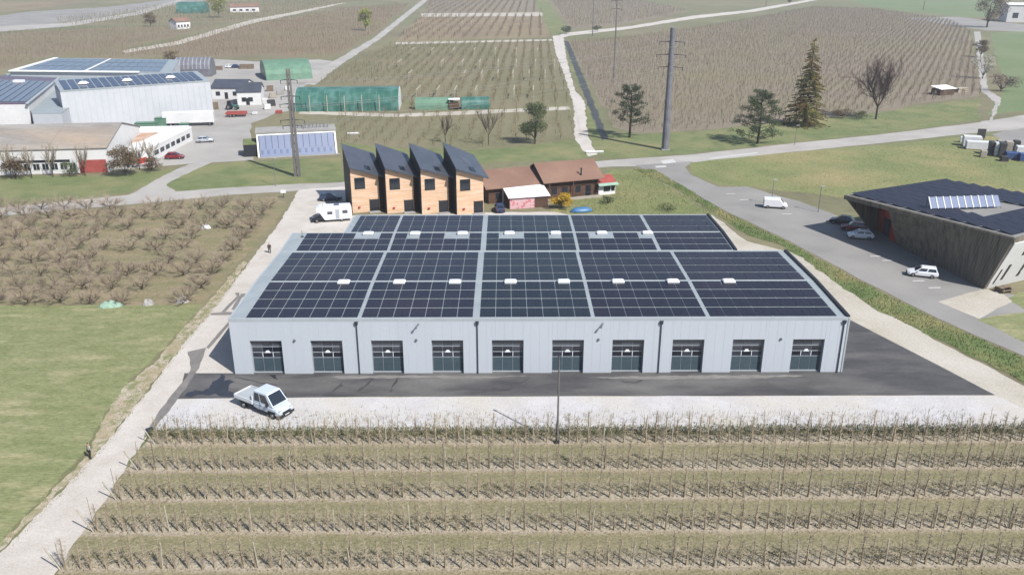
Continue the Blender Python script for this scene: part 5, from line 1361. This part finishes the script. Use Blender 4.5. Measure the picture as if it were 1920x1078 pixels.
# --- scattered blades: weeds under the rows, tall grass in the ditch
def blades(name, X, Y, h, wd, m_, label, z=.03, lean=.45, kind='stuff', cat='grass', seed=0):
    r = np.random.default_rng(seed); n = len(X)
    a = r.uniform(0, 2*np.pi, n); hh = h*r.uniform(.4, 1.2, n); w = wd*r.uniform(.6, 1.3, n)
    la = r.uniform(0, 2*np.pi, n); ll = hh*lean*r.uniform(0, 1, n)
    V = np.zeros((n, 3, 3)); V[:, 0] = np.stack([X-np.cos(a)*w, Y-np.sin(a)*w, np.full(n, z-.02)], 1); V[:, 1] = np.stack([X+np.cos(a)*w, Y+np.sin(a)*w, np.full(n, z-.02)], 1)
    V[:, 2] = np.stack([X+np.cos(la)*ll, Y+np.sin(la)*ll, z+hh], 1)
    o = np_obj(name, V.reshape(-1, 3), np.arange(n*3).reshape(-1, 3), m_); return tag(o, label, cat, kind=kind)
R_ = np.random.default_rng(5)
X, Y = [], []
for y in rows_f+[rows_f[4]+ROWD]:
    n = 5200; xx = R_.uniform(-6, 86, n); keep = (np.sin(xx*.9+y)+np.sin(xx*.37+2*y)+R_.normal(0, .9, n)) > -.6
    xx = xx[keep]; X.append(xx); Y.append(y+.9+R_.normal(0, .75, len(xx)))
X = np.concatenate(X); Y = np.concatenate(Y); k = X > np.array([row_x0(v) for v in Y])+.3; X, Y = X[k], Y[k]
blades('weeds', X, Y, .26, .05, 'weed', 'low weeds and dry grass along the foreground tree rows', .035, seed=1)
X, Y = [], []
for y in rows_f[1:]+[rows_f[4]+ROWD]:
    n = 2400; xx = R_.uniform(-6, 86, n); keep = (np.sin(xx*.6+y*2)+np.sin(xx*.23+y)+R_.normal(0, .9, n)) > -.2
    xx = xx[keep]; X.append(xx); Y.append(y+1.3+R_.normal(0, .6, len(xx)))
X = np.concatenate(X); Y = np.concatenate(Y); k = X > np.array([row_x0(v) for v in Y])+.3
blades('weeds', X[k], Y[k], .22, .045, 'weed_dark', 'dark green weed clumps behind the foreground tree rows', .035, seed=12)
n = 16000; X = R_.uniform(-5, 86, n); Y = -12.9+R_.normal(0, .55, n)
blades('weeds', X, Y, .34, .05, 'weed_dark', 'dark green weed strip between the white gravel and the orchard', .04, seed=2)
n = 2600; X = R_.uniform(-5, 80, n); Y = -10.3+R_.normal(0, .9, n)
blades('dry_stalks', X, Y, .5, .02, 'weed', 'dry weed stalks standing in the white gravel', .04, seed=3)
EP = [(0,1012),(162,842),(196,782),(292,674),(400,552),(456,486),(470,492),(414,568),(302,706),(190,852),(20,1030)]
EPx = [G(*p)[:2] for p in EP]; ex = [p[0] for p in EPx]; ey = [p[1] for p in EPx]
X = R_.uniform(min(ex)-1, max(ex), 60000); Y = R_.uniform(min(ey), max(ey), 60000); k = inside(EPx, X, Y)
blades('dry_grass', X[k][::7], Y[k][::7], .09, .05, 'weed', 'thin dry grass along the edge of the lawn and the gravel track', .035, seed=13)
BP = [G(*p)[:2] for p in BANK]
bx = [p[0] for p in BP]; by = [p[1] for p in BP]
n = 65000; X = R_.uniform(min(bx), max(bx), n); Y = R_.uniform(min(by), max(by), n); k = inside(BP, X, Y)
blades('tall_grass', X[k], Y[k], .28, .06, 'bank', 'tall rough grass in the ditch beside the side road', .04, seed=4)
for (P, h, nn, m_, lab, sd_) in (([(-40,575),(378,573),(300,664),(150,840),(0,1004),(-60,1060)], .07, 20000, 'lawn', 'short grass tufts on the big left lawn', 6),
        ([(1112,335),(1200,318),(1335,400),(1300,405),(1050,400)], .28, 9000, 'weed_green', 'rough grass behind the hall below the annex', 7),
        ([(1290,306),(1640,276),(1860,258),(1920,372),(1780,350),(1590,372),(1345,345)], .16, 14000, 'meadow', 'grass tufts on the meadow beyond the parking', 8),
        ([(1092,262),(1200,254),(1480,230),(1740,198),(1836,190),(1836,222),(1480,266),(1150,296)], .22, 9000, 'weed_green', 'verge grass between the main road and the big orchard', 9),
        ([(0,412),(520,372),(470,460),(378,570),(0,572)], .18, 12000, 'weed', 'dry grass under the old fruit trees on the left', 10)):
    BPx = [G(*p)[:2] for p in P]; bx = [p[0] for p in BPx]; by = [p[1] for p in BPx]
    X = R_.uniform(min(bx), max(bx), nn); Y = R_.uniform(min(by), max(by), nn); k = inside(BPx, X, Y)
    blades('grass_tufts', X[k], Y[k], h, .05 if h < .3 else .08, m_, lab, .03, seed=sd_)

# --- far orchards: rows of small bare trees, too many to count
def far_orchard(key, ang, rsp, tsp, h, m_, label, tw=9, wd=.05, seed=0, jitter=.35):
    P = [G(*p)[:2] for p in FIELDS[key]] if isinstance(key, str) else [G(*p)[:2] for p in key]
    r = np.random.default_rng(seed); ca, sa = math.cos(ang), math.sin(ang)
    pu = [p[0]*ca+p[1]*sa for p in P]; pv = [-p[0]*sa+p[1]*ca for p in P]
    U, Vv = np.meshgrid(np.arange(min(pu), max(pu), tsp), np.arange(min(pv), max(pv), rsp)); U = U.ravel(); Vv = Vv.ravel()
    U = U+r.normal(0, jitter, len(U)); Vv = Vv+r.normal(0, .45, len(Vv))
    X = U*ca-Vv*sa; Y = U*sa+Vv*ca; k = inside(P, X, Y) & (r.random(len(X)) > .06) & (X < 500) & (X > -620); X, Y = X[k], Y[k]; n = len(X)
    H_ = h*r.uniform(.75, 1.2, n)
    X = np.repeat(X, tw); Y = np.repeat(Y, tw); H_ = np.repeat(H_, tw); m = len(X)
    z0 = H_*r.uniform(.1, .55, m); z1 = np.minimum(H_, z0+H_*r.uniform(.2, .6, m)); a = r.uniform(0, 2*np.pi, m); l = H_*r.uniform(.08, .42, m)
    first = np.arange(m) % tw == 0; z0[first] = 0; z1[first] = H_[first]; l[first] *= .2
    b = r.uniform(0, 2*np.pi, m); w = wd*r.uniform(.5, 1.3, m)
    V = np.zeros((m, 3, 3)); V[:, 0] = np.stack([X-np.cos(b)*w, Y-np.sin(b)*w, z0], 1); V[:, 1] = np.stack([X+np.cos(b)*w, Y+np.sin(b)*w, z0], 1); V[:, 2] = np.stack([X+np.cos(a)*l, Y+np.sin(a)*l, z1], 1)
    o = np_obj('orchard_rows', V.reshape(-1, 3), np.arange(m*3).reshape(-1, 3), m_); tag(o, label, 'orchard', kind='stuff'); return n
far_orchard('fa', R(62), 2.8, 1.5, 2.6, 'twig_far_pink', 'wide pinkish brown bare orchard beyond the main road on the right', 7, .05, 1)
far_orchard('fb', R(88), 4.2, 1.6, 3.0, 'twig_far_olive', 'olive brown orchard between the polytunnels and the gravel track', 7, .055, 2)
far_orchard('fb2', R(88), 4.0, 1.5, 2.8, 'twig_far_olive', 'scrubby orchard strip directly behind the row houses', 6, .05, 3)
far_orchard('fc', R(88), 6.5, 2.4, 3.4, 'twig_far', 'tan orchard block beyond the cross path at top centre', 6, .09, 4)
far_orchard('fc2', R(88), 7, 3.0, 3.4, 'twig_far_pink', 'dark pinkish orchard block at the very top centre', 6, .12, 5)
far_orchard('fd', R(3), 6.0, 2.2, 3.4, 'twig_far', 'brown orchard block left of the diagonal road', 7, .07, 6)
far_orchard('fe', R(60), 7, 2.8, 3.2, 'twig_far_pink', 'dark orchard block between the far tracks at the top', 6, .12, 7)
far_orchard('ff', R(84), 5.5, 2.2, 3.4, 'twig_far_pink', 'pinkish orchard block behind the packing hall on the left', 7, .06, 8)
far_orchard('fg', R(84), 9, 3.5, 3.4, 'twig_far_olive', 'far olive orchard block at top left', 5, .14, 9)
# pale rolled hail nets on the wires of the middle orchard
k = 0
nb = MB(); nb.box(-.14, .14, -5.5, 5.5, 3.0, 3.25)
for s in (-5, 0, 5): nb.box(-.06, .06, s-.06, s+.06, 0, 3.0)
nme = nb.mesh('rolled_net'); nme.materials.append(M('post'))
for jj, (py, xs_) in enumerate(((104, (775, 812, 851, 890, 929, 968, 1008)), (128, (750, 830, 868, 900, 934, 968, 1004, 1040)), (150, (770, 872, 904, 934, 962, 992, 1022)), (182, (785, 822, 855, 893, 964, 1000)), (50, (840, 866, 884, 904, 922, 941, 960, 978, 996, 1015)))):
    for ii, px in enumerate(xs_):
        c = G(px, py); o = share('rolled_net', nme, None, (c[0], c[1], 0), R(-2)); tag(o, 'pale rolled hail net, %s from the left, %s line of the middle orchard' % (nth(ii), nth(jj)), 'net', 'rolled hail nets over the middle orchard'); k += 1

# --- single trees
def leaf_cloud(r, tb, c, rx, rz, n, size):
    for _ in range(n):
        while True:
            d = rv(r)
            if d.length < 1: break
        p = Vector((c[0]+d.x*rx, c[1]+d.y*rx, c[2]+d.z*rz)); a = rv(r).normalized()*size*r.uniform(.5, 1.2); b = rv(r).normalized()*size*r.uniform(.3, .8)
        tb.add([p-a, p+b, p+a*.8], [(0, 1, 2)])
def spruce(px, H_, rad, m_, label, seed):
    r = random.Random(seed); c = G(*px); t = thing('spruce_tree', label, 'tree', (c[0], c[1], 0))
    b = MB(); b.tube((0, 0, -.2), (0, 0, H_*.97), .38, .04, 7, False); cr = MB()
    z = H_*.05
    while z < H_*.99:
        f = 1-z/H_; n = 9 if f > .3 else 6
        for k in range(n):
            if r.random() < .12: continue
            a = r.uniform(0, 6.28); l = rad*(f**.8*.95+.05)*r.uniform(.65, 1.15); tip = Vector((math.cos(a)*l, math.sin(a)*l, z-l*.22+r.uniform(-.3, .3)))
            p0 = Vector((0, 0, z)); b.tube(p0, p0.lerp(tip, .9), .05*f+.015, .01, 3, False)
            side = Vector((-math.sin(a), math.cos(a), 0)); m = int(7+l*7)
            for q in range(m):
                u = r.uniform(.18, 1.02); p = p0.lerp(tip, u); s = r.choice((-1, 1))*r.uniform(.1, .42)*(1.15-u*.6)*l*.42
                e = p+side*s+Vector((math.cos(a), math.sin(a), 0))*r.uniform(0, .35)+Vector((0, 0, r.uniform(-.45, .1))); w = r.uniform(.1, .22)
                cr.add([p+Vector((0, 0, w)), p-Vector((0, 0, w)), e], [(0, 1, 2)])
                cr.add([p+Vector((math.cos(a), math.sin(a), 0))*w, p-Vector((math.cos(a), math.sin(a), 0))*w, e+Vector((0, 0, .1))], [(0, 1, 2)])
        z += H_*.021*r.uniform(.7, 1.3)
    b.build('trunk', 'bark_dark', t); cr.build('crown', m_, t)
spruce((1508, 236), 24.2, 6.6, 'needle_gold', 'tall golden green spruce in front of the big orchard', 3)
def pine(px, H_, rad, m_, label, seed, low=.25, dens=1.0):
    r = random.Random(seed); c = G(*px); t = thing('pine_tree', label, 'tree', (c[0], c[1], 0)); b = MB(); cr = MB(); tw = MB()
    b.tube((0, 0, -.2), (.2, 0, H_*.45), .34, .24, 7, False); b.tube((.2, 0, H_*.45), (0, .1, H_*.92), .24, .06, 6, False)
    n = int(34*dens)
    for k in range(n):
        z = H_*(low+(.97-low)*(k+r.random())/n); f = (z/H_-low)/(1-low); a = k*2.4+r.uniform(-.5, .5)
        l = rad*(1.0-.75*f**1.6)*r.uniform(.55, 1.12); tip = Vector((math.cos(a)*l, math.sin(a)*l, z+l*.18)); p0 = Vector((.1, 0, z-l*.1)); b.tube(p0, tip, .09, .025, 4, False)
        for q in range(4):
            u = r.uniform(.45, 1.05); p = p0.lerp(tip, u)+rv(r, .5); leaf_cloud(r, cr, p, .95*r.uniform(.7, 1.2), .45, 42, .3)
        if f > .7: leaf_cloud(r, cr, tip, .9, .6, 40, .3)
    b.build('trunk', 'bark_dark', t); cr.build('crown', m_, t)
pine((1180, 258), 13.8, 6.2, 'needle_dark', 'open-crowned dark pine beside the ditch and the slim mast', 11)
pine((1420, 270), 13.2, 7.6, 'needle', 'broad low pine casting a deep shadow on the verge', 12, .12, 1.5)
def round_tree(px, H_, rad, m_, label, seed, name='round_tree', n=1500, trunk=.2, size=.3, cat='tree', twigs=0):
    r = random.Random(seed); c = G(*px); t = thing(name, label, cat, (c[0], c[1], 0)); b = MB(); cr = MB()
    if trunk > 0: b.tube((0, 0, -.1), (0, 0, H_*.55), trunk, trunk*.4, 6, False)
    for k in range(14):
        a = r.uniform(0, 6.28); z = H_*r.uniform(.3, .9); w = rad*math.sin(math.pi*min(.95, max(.12, z/H_)))**.6*r.uniform(.3, .78); p = Vector((math.cos(a)*w, math.sin(a)*w, z))
        b.tube((0, 0, H_*.12), p, max(.03, trunk*.35), .02, 4, False); leaf_cloud(r, cr, p, rad*.42, H_*.14, n//14, size)
        for q in range(twigs): b.spike(p.lerp(Vector((0, 0, H_*.3)), .2), p+rv(r, rad*.45)+Vector((0, 0, H_*.06)), .03)
    b.build('trunk' if cat == 'tree' else 'stem', 'bark_dark', t); cr.build('crown' if cat == 'tree' else 'foliage', m_, t)
round_tree((1003, 270), 10.6, 4.3, 'leaf_green', 'dense dark green tree behind the chalet', 21, n=4200, size=.36)
round_tree((686, 58), 14, 5, 'leaf_lime', 'small lime green tree beside the diagonal road at the top', 22, size=.8)
round_tree((411, 34), 22, 8, 'leaf_lime', 'tall lime green tree at the top left near the farmhouse', 23, size=1.0)
round_tree((283, 50), 9, 5, 'bush_brown', 'small round grey-brown tree alone in the far left field', 24, size=.6)
round_tree((1842, 148), 9, 5.2, 'blossom', 'pale blossoming tree beside the dirt road at right', 25, size=.4, n=1400)
round_tree((1838, 108), 8, 4.2, 'bush_brown', 'brown bush above the blossoming tree on the dirt road', 26, size=.5)
round_tree((1876, 172), 6, 6.5, 'twig_purple', 'wide reddish brown bush below the blossoming tree', 27, size=.35, n=1200, twigs=6)
round_tree((1850, 52), 26, 11, 'bush_brown', 'big pale brown willow at the end of the dirt road', 28, n=2600, size=.9, trunk=.6)
round_tree((1052, 392), 3.6, 2.2, 'forsythia', 'bright yellow forsythia bush before the chalet', 29, 'forsythia_bush', 3600, .05, .2, 'bush', 4)
round_tree((236, 330), 6.5, 4.0, 'bush_brown', 'olive brown bush at the red corner of the white building', 30, 'bush', 3600, .1, .3, 'bush', 12)
round_tree((30, 336), 4.5, 3.2, 'bush_brown', 'grey-brown thicket at the far left before the white building', 38, 'bush', 1800, .08, .28, 'bush', 10)
round_tree((285, 322), 3.2, 2.4, 'bush_brown', 'low brown shrub below the white office wing', 39, 'bush', 1200, .06, .25, 'bush', 8)
round_tree((132, 332), 3.4, 2.2, 'leaf_green', 'low dark green bush before the long white building', 31, 'bush', 800, .06, .25, 'bush')
round_tree((1062, 64), 5, 4, 'needle_dark', 'small dark bush at the bend of the far gravel track', 32, 'bush', 500, .1, .6, 'bush')
round_tree((1120, 60), 4, 4, 'needle_dark', 'low dark bush right of the far track bend', 33, 'bush', 400, .1, .6, 'bush')
round_tree((1580, 222), 3, 3.5, 'bush_brown', 'pale dry shrub at the foot of the spruce', 34, 'bush', 700, .05, .3, 'bush', 5)
round_tree((1614, 224), 2.6, 2.6, 'leaf_green', 'green shrub beside the big bare tree trunk', 35, 'bush', 600, .05, .3, 'bush')
round_tree((1252, 395), 1.4, 2.2, 'leaf_green', 'low green shrub close behind the hall', 36, 'bush', 500, .03, .18, 'bush')
round_tree((1140, 382), 1.4, 2.0, 'needle_dark', 'dark green shrub in front of the white annex', 37, 'bush', 500, .03, .18, 'bush')
def bare(px, H_, m_, label, seed, name='bare_tree', spread=.6, maxl=3, rad=.3, twn=4, up=1.0, L0=.38, twl=.09, twr=.016, limbs=5):
    r = random.Random(seed); c = G(*px); t = thing(name, label, 'tree', (c[0], c[1], 0), 0); b = MB(); tw = MB()
    b.tube((0, 0, -.2), (0, 0, H_*.22), rad, rad*.8, 7, False)
    for k in range(limbs):
        a = k*6.28/limbs+r.uniform(-.4, .4); d = Vector((math.cos(a)*.5, math.sin(a)*.5, 1)).normalized()
        grow(r, b, tw, Vector((0, 0, H_*.2)), d, H_*L0, rad*.5, 1, maxl, spread, up, twn, H_*twl, twr)
    b.build('trunk', 'bark_dark', t); tw.build('crown', m_, t)
bare((1642, 224), 17.5, 'twig_purple', 'big purplish bare tree in front of the big orchard', 51, twn=8, twr=.017, maxl=3, limbs=6, spread=.95, up=.6, L0=.42)
for i, (px, H_, lab) in enumerate([((22, 336), 9, 'bare grey tree at the far left before the white building'), ((60, 334), 8, 'bare grey tree second from the left before the white building'), ((100, 332), 8.5, 'bare grey tree before the middle of the white building'), ((160, 330), 8, 'bare grey tree right of the dark green bush'), ((262, 318), 8, 'thin bare tree before the white office wing'), ((286, 316), 7.5, 'thin bare tree nearest the parked red car'),
        ((835, 268), 8.5, 'bare reddish tree behind the third row house'), ((916, 272), 11.5, 'thin upright bare tree with dark trunk behind the row houses')]):
    bare(px, H_, 'twig_grey' if i < 6 else 'twig_purple', lab, 60+i, maxl=2, rad=.11, twn=6, twl=.12, twr=.018)
# low vines along the hall's left shoulder and reeds by the ditch
# tree clumps far behind at the top edge
for i, (px, lab) in enumerate([((1480, 8), 'dark round bush on the far track at the top'), ((325, 118), 'dark leafless shrub behind the packing hall')]):
    round_tree(px, 6, 4, 'bush_brown', lab, 80+i, 'bush', 400, .1, .7, 'bush')

# ------------------------------------------------------------------ light spring haze over the valley
hz = MB(); hz.box(-1400, 1400, -160, 1900, -1.0, 46.5)
hm = bpy.data.materials.new('haze'); hm.use_nodes = True
for n_ in list(hm.node_tree.nodes):
    if n_.type == 'BSDF_PRINCIPLED': hm.node_tree.nodes.remove(n_)
vol = hm.node_tree.nodes.new('ShaderNodeVolumePrincipled')
vol.inputs['Density'].default_value = 0.0002; vol.inputs['Color'].default_value = (.86, .9, .96, 1); vol.inputs['Anisotropy'].default_value = .2
hm.node_tree.links.new(vol.outputs[0], [n_ for n_ in hm.node_tree.nodes if n_.type == 'OUTPUT_MATERIAL'][0].inputs['Volume'])
ho = hz.build('haze', hm); tag(ho, 'thin pale haze lying over the valley fields', 'haze', kind='stuff')
